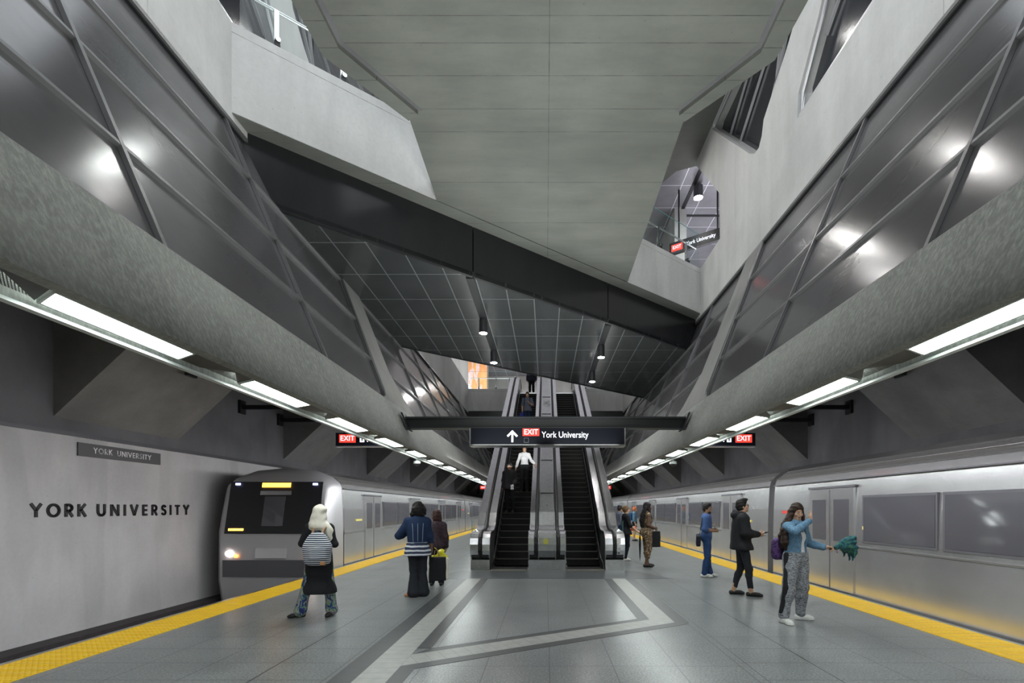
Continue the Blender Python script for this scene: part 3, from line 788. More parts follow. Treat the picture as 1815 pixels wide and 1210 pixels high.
def escalator(x0, x1, xo0, xo1, xr_out, xr_in, label):
    """x0..x1 steps; xo0..xo1 outer balustrade unit; handrail positions"""
    t = thing('escalator', label, 'escalator', (0, 0, 0))
    first = None
    st = MB(); st.box(x0, x1, 0, ERUN + .02, -.025, 0); st.box(x0, x1, 0, 0.012, -ERISE - .03, -.0)
    st.m = 1; st.box(x0, x1, -.006, .022, -.012, .0015)
    for i in range(45):
        y = EY0 + ERUN * i; z = ERISE * (i)
        if z > ETOP - .02: break
        if first is None: o = first = st.build('step', ['step', 'step_edge'], t)
        else:
            o = first.copy(); C.objects.link(o); o.parent = t
        o.location = (0, y, z + .0)
    for y in (13.28, 12.96):
        o = first.copy(); C.objects.link(o); o.parent = t; o.location = (0, y, 0.004)
    MB().box(x0 - .02, x1 + .02, 12.62, 12.97, 0.001, 0.012).build('comb_plate', 'step_edge', t)
    MB().box(x0 - .02, x1 + .02, ETY - .1, ETY + 1.2, ETOP - .1, ETOP + .01).build('landing_plate', 'steel_dull', t)
    # skirts with a pale brush line
    for xa in (x0 - .022, x1 + .004):
        poly = [(xa, 12.8, 0.0), (xa, 13.55, .0), (xa, ETY, ETOP - .05), (xa, 28.8, ETOP - .05), (xa, 28.8, ETOP + .22), (xa, ETY - .1, ETOP + .2), (xa, 13.75, .22), (xa, 13.1, .16)]
        MB().prism(poly, (.018, 0, 0)).build('skirt', 'steel_dark', t)
        MB().tube([(xa + .009, 13.05, .17), (xa + .009, 13.7, .235), (xa + .009, ETY - .1, ETOP + .21), (xa + .009, 28.8, ETOP + .23)], 0.012, 6).build('skirt_trim', 'steel_dull', t)
    unit(xo0, xo1, t)
    out = -1 if xr_out < xr_in else 1
    nb = MB(); nb.box(xo0 + .01, xo1 - .01, 12.83, 13.6, 0.001, .27); nb.build('newel_base', 'steel_dull', t, bevel=0.008)
    ws = sorted((xo0, xr_out - .055)), sorted((xr_out + .055, xo1))
    deck(ws[0][0], ws[0][1], 0.0, t); deck(ws[1][0], ws[1][1], 0.0, t)
    for xx in (xo0 + .02, xo1 - .02):
        deck(xx - .012, xx + .012, 0.012, t, 'deck_edge_bead', .02)
    # newel cheeks
    for xa in (xo0, xo1 - .012):
        pr = [(y, z - .02) for _, y, z in rail_path(.93, 0)[:9]]
        MB().prism([(xa, y, z) for y, z in pr] + [(xa, 13.85, .24), (xa, 13.0, .24)], (.012, 0, 0)).build('newel_cheek', 'steel_dull', t)
    for xr in (xr_out,):
        path = rail_path(.965, xr)
        path = [(x, y - (0.02 if i < 5 else 0), z + .02) for i, (x, y, z) in enumerate(path)]
        MB().tube(path, 0.04, 10).build('handrail', 'black_soft', t, smooth=True)
        MB().tube([(xr, 12.99, .27), (xr, 12.87, .24)], .055, 12).build('handrail_inlet', 'black', t)
    return t
eL = escalator(-1.43, -.47, -1.98, -1.46, -1.715, -.25, 'moving escalator on the left, carrying people down beside the left platform')
eR = escalator(.57, 1.53, 1.56, 2.08, 1.815, .33, 'empty black-stepped escalator on the right of the steel centre deck')
def center_rails(cd):
    for xr in (-.25, .33):
        path = [(x, y - (0.02 if i < 5 else 0), z + .02) for i, (x, y, z) in enumerate(rail_path(.965, xr))]
        MB().tube(path, 0.04, 10).build('handrail', 'black_soft', cd, smooth=True)
        MB().tube([(xr, 12.99, .27), (xr, 12.87, .24)], .055, 12).build('handrail_inlet', 'black', cd)
cd = thing('centre_deck', 'stainless steel divider deck with twin handrail newel between the two escalators', 'escalator divider')
unit(-.45, .53, cd, 'divider_body'); center_rails(cd)
nb = MB().box(-.45, .53, 12.83, 13.6, 0.001, .27).build('newel_base', 'steel_dull', cd, bevel=0.008)
deck(-.45, -.305, 0.0, cd); deck(.385, .53, 0.0, cd)
deck(-.17, .25, 0.02, cd, 'centre_panel', .07, 'steel_dull')
for xx in (-.185, .265, -.44, .52): deck(xx - .012, xx + .012, 0.03, cd, 'deck_edge_bead', .03)
pm_ = MB().box(-.06, .07, 12.735, 12.742, .69, .83).build('warning_sticker', plain('yellow_sticker', (0.65, 0.62, 0.12), .4), cd)
for j in range(9):
    y = 14.9 + 1.5 * j
    MB().tube([(.04, y, zn(y) + .955), (.04, y - .01, zn(y) + .975)], .022, 10).build('deck_button', 'steel', cd)
for y in (15.6, 17.8, 20.0, 22.2, 24.4):
    MB().bar((-.17, y, zn(y) + .965), (.25, y, zn(y) + .965), .012, .02).build('panel_joint', 'black', cd)
cr = thing('tape_cross', 'cross of pale tape stuck on the steel divider deck high between the escalators', 'tape', (0.04, 23.7, zn(23.7) + 1.0))
tm = plain('pale_tape', (0.75, 0.75, 0.72), .6)
MB().bar((-.16, -.25, -.13), (.16, .25, .155), .045, .006).build('tape_strip', tm, cr)
MB().bar((-.14, .22, .14), (.17, -.28, -.145), .045, .006).build('tape_strip', tm, cr)
MB().bar((-.02, -.4, -.215), (.2, -.38, -.2), .03, .006).build('tape_strip', tm, cr)
# little control plates on the right newel
MB().box(1.86, 1.96, 12.73, 12.74, .70, .85).build('control_plate', plain('white_label', (.75, .72, .7), .4), eR)
MB().box(1.86, 1.96, 12.735, 12.745, .5, .58).build('control_plate', 'steel', eR)
MB().tube([(1.91, 12.745, .46), (1.91, 12.72, .46)], .022, 10).build('stop_button', 'black', eR)
# truss cladding down to the platform
for xa, xb, es in ((-1.9, -.5, eL), (.6, 2.0, eR)):
    MB().prism([(xa, 14.3, 0.02), (xa, 14.5, .10), (xa, 27.7, ETOP - .5), (xa, 28.3, ETOP - .5), (xa, 28.3, 6.5), (xa, 15.9, 0.02)], (xb - xa, 0, 0)).build('truss_cladding', 'steel_dull', es)
for s, x in ((-1, -1.97), (1, 2.07)):
    g = thing('glass_barrier', 'small green-edged glass barrier beside the %s escalator newel' % ('left' if s < 0 else 'right'), 'glass barrier', (x, 13.55, 0))
    MB().box(*sorted((0, s * .07)), 0, .012, 0.95, 1.28).build('glass_pane', 'glass', g)
    MB().box(*sorted((s * .07, s * .082)), 0, .014, 0.95, 1.28).build('pane_edge', 'glass_edge', g)
    MB().box(s * .04 - .012, s * .04 + .012, -.01, .03, 0, .96).build('post', 'steel', g)

# ================================================================= SIGNS
def arrow_up(mb, cx, cz, w, h, th, y, ang=0):
    def P(px_, pz_):
        c, s2 = math.cos(ang), math.sin(ang)
        return (cx + px_ * c - pz_ * s2, y, cz + px_ * s2 + pz_ * c)
    mb.prism([P(-th / 2, -h / 2), P(th / 2, -h / 2), P(th / 2, h * .35), P(-th / 2, h * .35)], (0, .006, 0))
    for sg in (-1, 1):
        mb.prism([P(0, h / 2), P(sg * w / 2, h / 2 - w / 2), P(sg * (w / 2 - th * .7), h / 2 - w / 2 - th * .7), P(0, h / 2 - th * 1.4)], (0, .006, 0))
YS = 10.65
sg = thing('overhead_sign', 'long black illuminated sign reading EXIT York University with an up arrow', 'sign', (0, YS, 0))
MB().box(-1.635, 1.72, 0, .28, 3.02, 3.375).build('sign_box', 'sign_face', sg)
MB().box(-1.66, 1.745, -.015, .295, 2.985, 3.02).build('bottom_rail', 'steel_dull', sg)
for x in (-1.66, 1.72): MB().box(x, x + .025, -.01, .29, 3.0, 3.375).build('end_trim', 'steel_dull', sg)
MB().box(-.50, -.137, -.012, -.001, 3.205, 3.365).build('exit_panel', 'exit_red', sg)
t1 = MB(); vs1, fs1 = text_mb('EXIT', .165, .006, bold=.0, spacing=1.0)
sc_ = .30 / max(1e-6, (max(v[0] for v in vs1) - min(v[0] for v in vs1)))
vs1 = [(v[0] * sc_, v[1], v[2] * .96) for v in vs1]
place(vs1, fs1, t1, (-.318, -.016, 3.285)); t1.build('exit_lettering', 'sign_white', sg)
t2 = MB(); vs2, fs2 = text_mb('York University', .19, .006, bold=.0)
wd = max(v[0] for v in vs2) - min(v[0] for v in vs2)
vs2 = [(v[0] * 1.02 / wd, v[1], v[2] * 1.0) for v in vs2]
place(vs2, fs2, t2, (.425, -.004, 3.225)); t2.build('lettering', 'sign_white', sg)
a_ = MB(); arrow_up(a_, -.725, 3.2, .24, .26, .042, -.008); a_.build('arrow', 'sign_white', sg)
q = MB()
for (x0_, x1_, z0_, z1_) in ((-.47, -.37, 3.06, 3.064), (-.47, -.37, 3.156, 3.16), (-.47, -.466, 3.06, 3.16), (-.374, -.37, 3.06, 3.16)): q.box(x0_, x1_, -.006, -.001, z0_, z1_)
q.build('pictogram_outline', 'steel_dull', sg)
br = thing('sign_beam', 'black steel beam spanning between the concrete side beams, carrying the exit sign', 'beam', (0, YS + .14, 0))
MB().box(-3.07, 3.07, -.13, .13, 3.59, 3.63).build('top_flange', 'black', br)
MB().box(-3.05, 3.05, -.02, .02, 3.40, 3.59).build('web', 'black', br)
MB().box(-2.99, 2.99, -.13, .13, 3.378, 3.40).build('bottom_flange', 'black', br)
for s in (-1, 1):
    MB().prism([(s * 2.975, -.16, 3.34), (s * 3.12, -.16, 3.72), (s * 3.16, -.16, 3.72), (s * 3.01, -.16, 3.34)], (0, .32, 0)).build('end_plate', 'black', br)

for s, side in ((-1, 'left'), (1, 'right')):
    t = thing('side_sign', 'black illuminated EXIT sign hanging over the %s platform edge behind the strip lights' % side, 'sign', (0, YS, 0))
    X = lambda a, b_: sorted((s * a, s * b_))
    MB().box(*X(3.5, 4.58), 0, .16, 2.99, 3.27).build('sign_box', 'sign_face', t)
    MB().box(*X(3.5, 4.6), -.01, .17, 2.97, 2.99).build('bottom_rail', 'steel_dull', t)
    MB().box(*X(4.145, 4.50), -.012, -.001, 3.06, 3.235).build('exit_panel', 'exit_red', t)
    tt = MB(); place(vs1, fs1, tt, (s * 4.32, -.016, 3.147)); tt.build('exit_lettering', 'sign_white', t)
    pc = MB(); pc.box(*X(3.955, 4.05), -.01, -.002, 3.07, 3.165); pc.build('pictogram', 'sign_white', t)
    MB().box(*X(3.99, 4.015), -.014, -.01, 3.09, 3.145).build('pictogram_mark', 'sign_face', t)
    ar = MB(); arrow_up(ar, s * 3.85, 3.12, .1, .12, .022, -.006, ang=s * R(50)); ar.build('arrow', 'sign_white', t)
    for xh in (3.7, 4.4): MB().box(*X(xh, xh + .03), .06, .09, 3.27, 3.52).build('hanger', 'black', t)
    MB().box(*X(3.5, 4.6), .05, .1, 3.5, 3.56).build('support_bar', 'black', t)
    t = thing('side_sign', 'small distant red EXIT sign over the %s platform edge beyond the escalators' % side, 'sign', (0, 34, 0))
    MB().box(*X(3.5, 4.6), 0, .16, 2.93, 3.25).build('sign_box', 'sign_face', t)
    MB().box(*X(4.1, 4.55), -.012, -.001, 2.98, 3.2).build('exit_panel', 'exit_red', t)
    tt = MB(); place(vs1, fs1, tt, (s * 4.32, -.016, 3.09)); tt.build('exit_lettering', 'sign_white', t)
    for xh in (3.7, 4.4): MB().box(*X(xh, xh + .03), .06, .09, 3.25, 3.52).build('hanger', 'black', t)
# sign seen through the opening on the concourse
t = thing('concourse_sign', 'black hanging York University sign glimpsed through the opening over the right guardrail', 'sign', (5.35, 16.9, 10.93), R(-35))
MB().box(-1.1, 1.1, 0, .14, -.2, .2).build('sign_box', 'sign_face', t)
MB().box(-1.02, -.62, -.012, -.001, -.13, .1).build('exit_panel', 'exit_red', t)
tt = MB(); place(vs1, fs1, tt, (-.82, -.016, -.01)); tt.build('exit_lettering', 'sign_white', t)
tt = MB(); place(vs2, fs2, tt, (.02, -.006, 0)); tt.build('lettering', 'sign_white', t)
for xh in (-.8, .55): MB().box(xh, xh + .05, .05, .1, .2, 2.05).build('hanger', 'black', t)

# station lettering: geometric capitals drawn as strokes
def arc(cx, cz, rx, rz, a0, a1, n=14):
    return [(cx + rx * math.cos(R(a0 + (a1 - a0) * i / n)), cz + rz * math.sin(R(a0 + (a1 - a0) * i / n))) for i in range(n + 1)]
GL = {'Y': (.78, [[(0.03, 1), (.39, .5)], [(.75, 1), (.39, .5)], [(.39, .52), (.39, 0)]]),
      'O': (.98, [arc(.49, .5, .42, .43, 0, 360, 28)]),
      'R': (.66, [[(.08, 0), (.08, 1)], [(.08, .93), (.3, .93)] + arc(.3, .7, .25, .23, 90, -90, 10) + [(.08, .47)], [(.3, .47), (.6, 0)]]),
      'K': (.70, [[(.08, 0), (.08, 1)], [(.62, 1), (.12, .45)], [(.25, .58), (.65, 0)]]),
      'U': (.76, [[(.08, 1), (.08, .38)] + arc(.38, .38, .3, .31, 180, 360, 12) + [(.68, 1)]]),
      'N': (.80, [[(.08, 0), (.08, 1)], [(.1, .95), (.7, .05)], [(.72, 0), (.72, 1)]]),
      'I': (.17, [[(.085, 0), (.085, 1)]]),
      'V': (.80, [[(.04, 1), (.4, .03)], [(.76, 1), (.4, .03)]]),
      'E': (.54, [[(.08, 0), (.08, 1)], [(.08, .92), (.52, .92)], [(.08, .5), (.5, .5)], [(.08, .08), (.52, .08)]]),
      'S': (.56, [arc(.29, .72, .2, .2, 20, 270, 12)[:-1] + arc(.27, .29, .22, .22, 90, -160, 12)]),
      'T': (.60, [[(0, .92), (.6, .92)], [(.3, 0), (.3, 1)]])}
def stroke_word(word, h, th, gap, length=None):
    """list of quads in (u,v); fitted to length"""
    def run(g):
        u = 0; qs = []
        for ch in word:
            if ch == ' ': u += h * .62 + g; continue
            w, strokes = GL[ch]
            for s_ in strokes:
                for (a, b_) in zip(s_[:-1], s_[1:]):
                    a = Vector((u + a[0] * h, a[1] * h)); b_ = Vector((u + b_[0] * h, b_[1] * h))
                    d = b_ - a
                    if d.length < 1e-6: continue
                    d.normalize(); n = Vector((-d.y, d.x)) * th / 2
                    ex = d * (th * .12 if len(s_) > 4 else 0)
                    qs.append([a - ex + n, b_ + ex + n, b_ + ex - n, a - ex - n])
            u += w * h + g
        return qs, u - g
    if length is not None:
        _, L0 = run(0.0); n = len(word) - 1; gap = (length - L0) / n
    return run(gap)[0]
def wall_word(word, y0, z0, h, th, length, x, depth, name, mat, parent=None):
    if name != 'letter':
        mb = MB()
        for q in stroke_word(word, h, th, 0, length):
            mb.prism([(x, y0 + p.x, z0 + p.y) for p in q], (depth, 0, 0))
        return mb.build(name, mat, parent)
    L0 = sum(GL[ch][0] for ch in word) * h; gap = (length - L0) / (len(word) - 1); u = 0
    for ch in word:
        mb = MB()
        for q in stroke_word(ch, h, th, 0): mb.prism([(x, y0 + u + p.x, z0 + p.y) for p in q], (depth, 0, 0))
        mb.build('letter', mat, parent); u += GL[ch][0] * h + gap
lt = thing('station_lettering', 'large black YORK UNIVERSITY lettering mounted on the pale concrete trackside wall', 'lettering', (-9.298, 8.8, 1.46))
for w_, a, L_ in (('YORK', 0, 1.07), ('UNIVERSITY', 1.31, 2.6)):
    wall_word(w_, a, 0, .25, .05, L_, 0, .02, 'letter', 'black', lt)
pl_ = thing('station_name_plate', 'small dark grey YORK UNIVERSITY name plate high on the pale trackside wall', 'sign', (-9.298, 9.68, 2.67))
MB().box(0, .03, 0, 2.07, 0, .27).build('plate', plain('slate_plate', (.07, .07, .075), .4), pl_)
wall_word('YORK UNIVERSITY', .32, .085, .115, .018, 1.46, .031, .006, 'plate_lettering', plain('white_paint', (.8, .8, .8), .5), pl_)

# ================================================================= TRAINS
M['train'] = plain('train_stainless', (0.60, 0.60, 0.61), 0.25, 0.85, noise_amt=0.06, nscale=2.5)
M['train_roof'] = plain('train_roof_ribs', (0.42, 0.41, 0.40), 0.32, 0.85)
M['train_glass'] = plain('train_window_glass', (0.085, 0.085, 0.095), 0.06, 0.0, 0.8)
M['train_trim'] = plain('train_dark_trim', (0.10, 0.10, 0.11), 0.35)
M['red'] = plain('red_decal', (0.6, 0.06, 0.05), 0.4)
M['yellow'] = plain('yellow_decal', (0.72, 0.62, 0.2), 0.4)
XS = 5.76
PROF = [(0.10, -1.05), (0.0, -0.35), (0.0, 1.0), (0.015, 1.6), (0.05, 2.2), (0.09, 2.33), (0.30, 2.52), (0.75, 2.70), (1.55, 2.78)]
def ring(s, y, sc=1.0, dz=0.0, dx=0.0):
    cx = XS + 1.55; r_ = []
    pts = [(XS + a, z) for a, z in PROF]
    pts = pts + [(2 * cx - x, z) for x, z in reversed(pts[:-1])]
    return [(s * (cx + (x - cx) * sc), y, (z - .8) * (1 - (1 - sc) * .8) + .8 + dz) for x, z in pts]
def car(s, ya, yb, label, cab=False, group=None):
    t = thing('subway_car', label, 'train', (0, 0, 0), 0, group)
    MB().loft([ring(s, ya + .15), ring(s, yb - .15)]).build('car_body', 'train', t)
    def sb(a0, a1, y0_, y1_, z0_, z1_): return MB().box(*sorted((s * (XS - a0), s * (XS - a1))), y0_, y1_, z0_, z1_)
    # roof ribs
    for j in range(6):
        f_ = j / 5
        x = XS + .085 + .26 * f_; z = 2.345 + .185 * f_
        MB().tube([(s * x, ya + .2, z), (s * x, yb - .2, z)], 0.023, 6).build('roof_rib', 'train_roof', t)
    # longitudinal rails
    MB().box(*sorted((s * (XS - .015), s * (XS + .02))), ya + .2, yb - .2, .90, .93).build('waist_rail', 'train_roof', t)
    MB().box(*sorted((s * (XS - .012), s * (XS + .06))), ya + .2, yb - .2, 2.18, 2.2).build('gutter_rail', 'train_trim', t)
    MB().box(*sorted((s * (XS - .01), s * (XS + .02))), ya + .2, yb - .2, -.32, -.3).build('sill_rail', 'train_roof', t)
    L = yb - ya
    dc = [ya + L * q_ for q_ in (.12, .37, .63, .88)]
    for yc in dc:
        for sd in (-1, 1):
            d = sb(.022, -.03, min(yc, yc + sd * .76), max(yc, yc + sd * .76), .02, 2.02).build('door', 'train', t, bevel=.006)
            y0_, y1_ = sorted((yc + sd * .14, yc + sd * .62))
            sb(.028, .01, y0_, y1_, .98, 1.8).build('door_window', 'train_glass', d)
            sb(.027, .01, min(yc, yc + sd * .014), max(yc, yc + sd * .014), .03, 2.0).build('door_seal', 'train_trim', d)
        sb(.02, -.02, yc - .8, yc + .8, 2.03, 2.07).build('door_header', 'train_trim', t)
        sb(.014, -.01, yc + 1.45, yc + 2.0, 1.50, 1.57).build('decal', 'red', t)
        sb(.014, -.01, yc - 1.5, yc - 1.0, 1.24, 1.30).build('decal', 'yellow', t)
    for a, b_ in zip(dc[:-1], dc[1:]):
        y0_, y1_ = a + .95, b_ - .95
        n = 2; w = (y1_ - y0_) / n
        for i in range(n):
            fr_ = sb(.012, -.035, y0_ + i * w + .05, y0_ + (i + 1) * w - .05, 1.0, 1.86).build('window', 'train_trim', t)
            sb(.018, .008, y0_ + i * w + .09, y0_ + (i + 1) * w - .09, 1.04, 1.82).build('window_glass', 'train_glass', fr_)
    # coupling gangway, bogies
    MB().loft([ring(s, yb - .16, .86), ring(s, yb + .14, .86)]).build('gangway', 'train_trim', t)
    for yb_ in (ya + 3.2, yb - 3.2):
        bg = MB().box(*sorted((s * 6.3, s * 8.3)), yb_ - 1.3, yb_ + 1.3, -1.1, -.9).build('bogie', 'steel_dark', t)
        for yy in (yb_ - .9, yb_ + .9):
            for xx in (6.45, 7.95):
                MB().tube([(s * (xx - .05), yy, -.86), (s * (xx + .05), yy, -.86)], .28, 18).build('wheel', 'steel_dark', bg)
    return t
ords = ['right beside the camera', 'behind the waiting people on the right', 'far down the platform on the right', 'furthest along on the right']
for i, (a, b_) in enumerate(((-9.5, 12.5), (12.5, 34.5), (34.5, 56.5), (56.5, 78.5))):
    car(1, a, b_, 'stainless steel subway car of the right-hand train, ' + ords[i], group='cars of the right-hand train')
lab = ['stainless steel lead car with dark cab front of the left-hand train', 'second stainless steel car of the left-hand train', 'third stainless steel car of the left-hand train']
YC = 13.0
for i, (a, b_) in enumerate(((YC + .75, YC + 22), (YC + 22, YC + 44), (YC + 44, YC + 66))):
    t = car(-1, a, b_, lab[i], group='cars of the left-hand train')
    if i == 0: lead = t
M['train_nose'] = plain('train_nose_steel', (0.5, 0.5, 0.51), 0.5, 0.6)
# cab front of the lead car
rk = lambda z: max(0.0, z - .9) * .22
def fring(y, sc):
    return [(x, yy + rk(z), z) for x, yy, z in ring(-1, y, sc)]
nose = MB().loft([ring(-1, YC + .95), ring(-1, YC + .9, 1.0), fring(YC + .35, .99), fring(YC + .1, .95), fring(YC, .88)]).build('cab_nose', 'train_nose', lead, smooth=True)
cxl = -(XS + 1.55)
def face(x0, x1, z0, z1, name, mat, th=.03, par=lead, off=0.0):
    p = [(x0, YC + rk(z0) - off, z0), (x1, YC + rk(z0) - off, z0), (x1, YC + rk(z1) - off, z1), (x0, YC + rk(z1) - off, z1)]
    return MB().prism(p, (0, -th, 0)).build(name, mat, par)
face(cxl - 1.25, cxl + 1.25, .95, 2.35, 'windshield', 'train_glass_dark' if 'train_glass_dark' in M else 'black', .02, nose)
face(cxl - 1.28, cxl + 1.28, -.2, .25, 'bumper_panel', 'train_trim', .03, nose)
face(cxl - .42, cxl + .42, .3, 2.1, 'end_door', 'train', .028, nose)
face(cxl - .28, cxl + .28, 1.15, 1.95, 'end_door_window', 'train_glass', .035, nose)
M['amber'] = emit('lit_amber_display', (1.0, 0.42, 0.02), 5.0); M['head'] = emit('lit_headlamp', (1.0, 0.85, 0.78), 14.0); M['marker'] = emit('lit_blue_marker', (0.45, 0.5, 1.0), 7.0)
M['orange_l'] = emit('lit_orange_marker', (1.0, 0.3, 0.02), 6.0)
face(cxl - .38, cxl + .38, 2.2, 2.32, 'destination_display', 'amber', .03, nose, off=.02)
for s in (-1, 1):
    xm = cxl + s * 1.05
    face(xm - .06, xm + .06, 2.26, 2.31, 'marker_lamp', 'marker', .03, nose, off=.02)
    xh = cxl + s * 1.12
    MB().tube([(xh, YC - .01, .42), (xh, YC - .05, .42)], .075, 18).build('headlamp', 'head', nose)
    MB().tube([(xh - s * .19, YC - .01, .36), (xh - s * .19, YC - .045, .36)], .045, 14).build('marker_lamp', 'orange_l', nose)
face(cxl - 1.15, cxl - .75, 1.03, 1.09, 'run_number_display', 'amber', .03, nose, off=.0)
# ================================================================= PEOPLE
V = lambda *a: np.array(a, dtype=np.float32)
class SDF:
    def __init__(s): s.p = []
    def cap(s, a, b, ra, rb=None, k=0.02, op='add'):
        a = np.array(a, np.float32); b = np.array(b, np.float32); rb = ra if rb is None else rb
        r = max(ra, rb)
        def fn(P):
            ab = b - a; L = float(ab @ ab) + 1e-9
            t = np.clip(((P - a) @ ab) / L, 0, 1)
            d = P - a - t[..., None] * ab
            return np.sqrt((d * d).sum(-1)) - (ra + (rb - ra) * t)
        s.p.append((fn, np.minimum(a, b) - r, np.maximum(a, b) + r, op, k)); return s
    def chain(s, pts, rs, k=0.02, op='add'):
        for i in range(len(pts) - 1): s.cap(pts[i], pts[i + 1], rs[i], rs[i + 1], k, op)
        return s
    def ell(s, c, r, rot=None, k=0.02, op='add'):
        c = np.array(c, np.float32); r = np.array(r, np.float32); Rm = None if rot is None else np.array(rot, np.float32)
        def fn(P):
            q = P - c
            if Rm is not None: q = q @ Rm      # local = R^T q
            k0 = np.sqrt(((q / r) ** 2).sum(-1)) + 1e-6
            k1 = np.sqrt(((q / (r * r)) ** 2).sum(-1)) + 1e-6
            return k0 * (k0 - 1) / k1
        m = float(r.max()) if Rm is not None else r
        s.p.append((fn, c - m, c + m, op, k)); return s
    def box(s, c, hsz, rot=None, rad=0.02, k=0.02, op='add'):
        c = np.array(c, np.float32); hs = np.array(hsz, np.float32); Rm = None if rot is None else np.array(rot, np.float32)
        def fn(P):
            q = P - c
            if Rm is not None: q = q @ Rm
            q = np.abs(q) - (hs - rad)
            return np.sqrt((np.maximum(q, 0) ** 2).sum(-1)) + np.minimum(q.max(-1), 0) - rad
        m = float(np.sqrt((hs * hs).sum())) if Rm is not None else hs
        s.p.append((fn, c - m, c + m, op, k)); return s
    def plane(s, pt, n):
        """keep the side the normal points away from"""
        pt = np.array(pt, np.float32); n = np.array(n, np.float32); n = n / np.linalg.norm(n)
        s.p.append((lambda P: (P - pt) @ n, None, None, 'cut', 0)); return s
    def mesh(s, h=0.008, noise=0.0, nf=14.0):
        adds = [p for p in s.p if p[3] == 'add']
        lo = np.min([p[1] for p in adds], 0) - 3 * h - .01; hi = np.max([p[2] for p in adds], 0) + 3 * h + .01
        n = np.ceil((hi - lo) / h).astype(int) + 1
        F = np.full(tuple(n), 1.0, np.float32)
        ax = [lo[i] + h * np.arange(n[i], dtype=np.float32) for i in range(3)]
        for fn, a, b, op, k in s.p:
            if a is None: sl = (slice(0, n[0]), slice(0, n[1]), slice(0, n[2]))
            else:
                m = k + 2.5 * h
                i0 = np.maximum(((a - m - lo) / h).astype(int), 0); i1 = np.minimum(((b + m - lo) / h).astype(int) + 2, n)
                if (i1 <= i0).any(): continue
                sl = tuple(slice(i0[i], i1[i]) for i in range(3))
            G = np.stack(np.meshgrid(ax[0][sl[0]], ax[1][sl[1]], ax[2][sl[2]], indexing='ij'), -1)
            d = fn(G); cur = F[sl]
            if op == 'add':
                hh = np.maximum(k - np.abs(cur - d), 0) / max(k, 1e-6)
                F[sl] = np.minimum(cur, d) - hh * hh * k * .25
            elif op == 'sub':
                nd = -d; hh = np.maximum(k - np.abs(cur - nd), 0) / max(k, 1e-6)
                F[sl] = np.maximum(cur, nd) + hh * hh * k * .25
            else: F[sl] = np.maximum(cur, d)
        S = F < 0
        c = [m_ - 1 for m_ in n]
        acc = np.zeros((*c, 3), np.float32); cnt = np.zeros(c, np.float32)
        offs = [(i, j, k) for i in (0, 1) for j in (0, 1) for k in (0, 1)]
        sub = lambda A, o: A[o[0]:o[0] + c[0], o[1]:o[1] + c[1], o[2]:o[2] + c[2]]
        for axis in range(3):
            for o in offs:
                if o[axis]: continue
                o2 = list(o); o2[axis] = 1
                a, b = sub(F, o), sub(F, o2); x = (a < 0) != (b < 0)
                ii = np.nonzero(x)
                if not len(ii[0]): continue
                t = a[ii] / (a[ii] - b[ii])
                cnt[ii] += 1
                for d_ in range(3):
                    acc[(*ii, d_)] += (t if d_ == axis else o[d_])
        act = np.nonzero(cnt > 0)
        idx = np.full(c, -1, np.int64); idx[act] = np.arange(len(act[0]))
        vv = lo + h * (np.stack(act, 1) + acc[act] / cnt[act][:, None])
        quads = []
        for axis in range(3):
            a1, a2 = [(1, 2), (2, 0), (0, 1)][axis]
            sh = [slice(1, m_ - 1) for m_ in n]; sh[axis] = slice(0, n[axis] - 1)
            sh2 = list(sh); sh2[axis] = slice(1, n[axis])
            A = S[tuple(sh)]; Bq = S[tuple(sh2)]; x = np.nonzero(A != Bq)
            if not len(x[0]): continue
            base = np.stack(x, 1) + np.array([0 if i == axis else 1 for i in range(3)])
            flip = ~A[x]
            def at_(d1, d2):
                q = base.copy(); q[:, a1] -= d1; q[:, a2] -= d2
                return idx[q[:, 0], q[:, 1], q[:, 2]]
            q = np.stack([at_(1, 1), at_(0, 1), at_(0, 0), at_(1, 0)], 1)
            q[flip] = q[flip][:, ::-1]
            quads.append(q)
        q = np.concatenate(quads); q = q[(q >= 0).all(1)]
        if noise:
            w = vv * nf
            vv = vv + noise * np.stack([np.sin(w[:, 2] * 1.7 + 2 * np.sin(w[:, 0] * .9)), np.sin(w[:, 2] * 1.3 + 1.5 * np.sin(w[:, 1] * 1.1 + 1)), 0.4 * np.sin(w[:, 0] + w[:, 1])], 1)
        return vv, q
    def build(s, name, mat, parent, h=0.008, noise=0.0, nf=14.0, scale=1.0):
        vv, q = s.mesh(h, noise, nf)
        me = bpy.data.meshes.new(name)
        me.from_pydata((vv * scale).tolist(), [], q.tolist())
        me.materials.append(M[mat] if isinstance(mat, str) else mat)
        me.polygons.foreach_set('use_smooth', [True] * len(me.polygons))
        me.update()
        o = bpy.data.objects.new(name, me); C.objects.link(o)
        if parent: o.parent = parent
        return o

def rotm(yaw=0, pitch=0, roll=0):
    return np.array((Matrix.Rotation(R(yaw), 3, 'Z') @ Matrix.Rotation(R(pitch), 3, 'X') @ Matrix.Rotation(R(roll), 3, 'Y')), dtype=np.float32)
def unitv(v):
    v = np.array(v, np.float32); return v / (np.linalg.norm(v) + 1e-9)

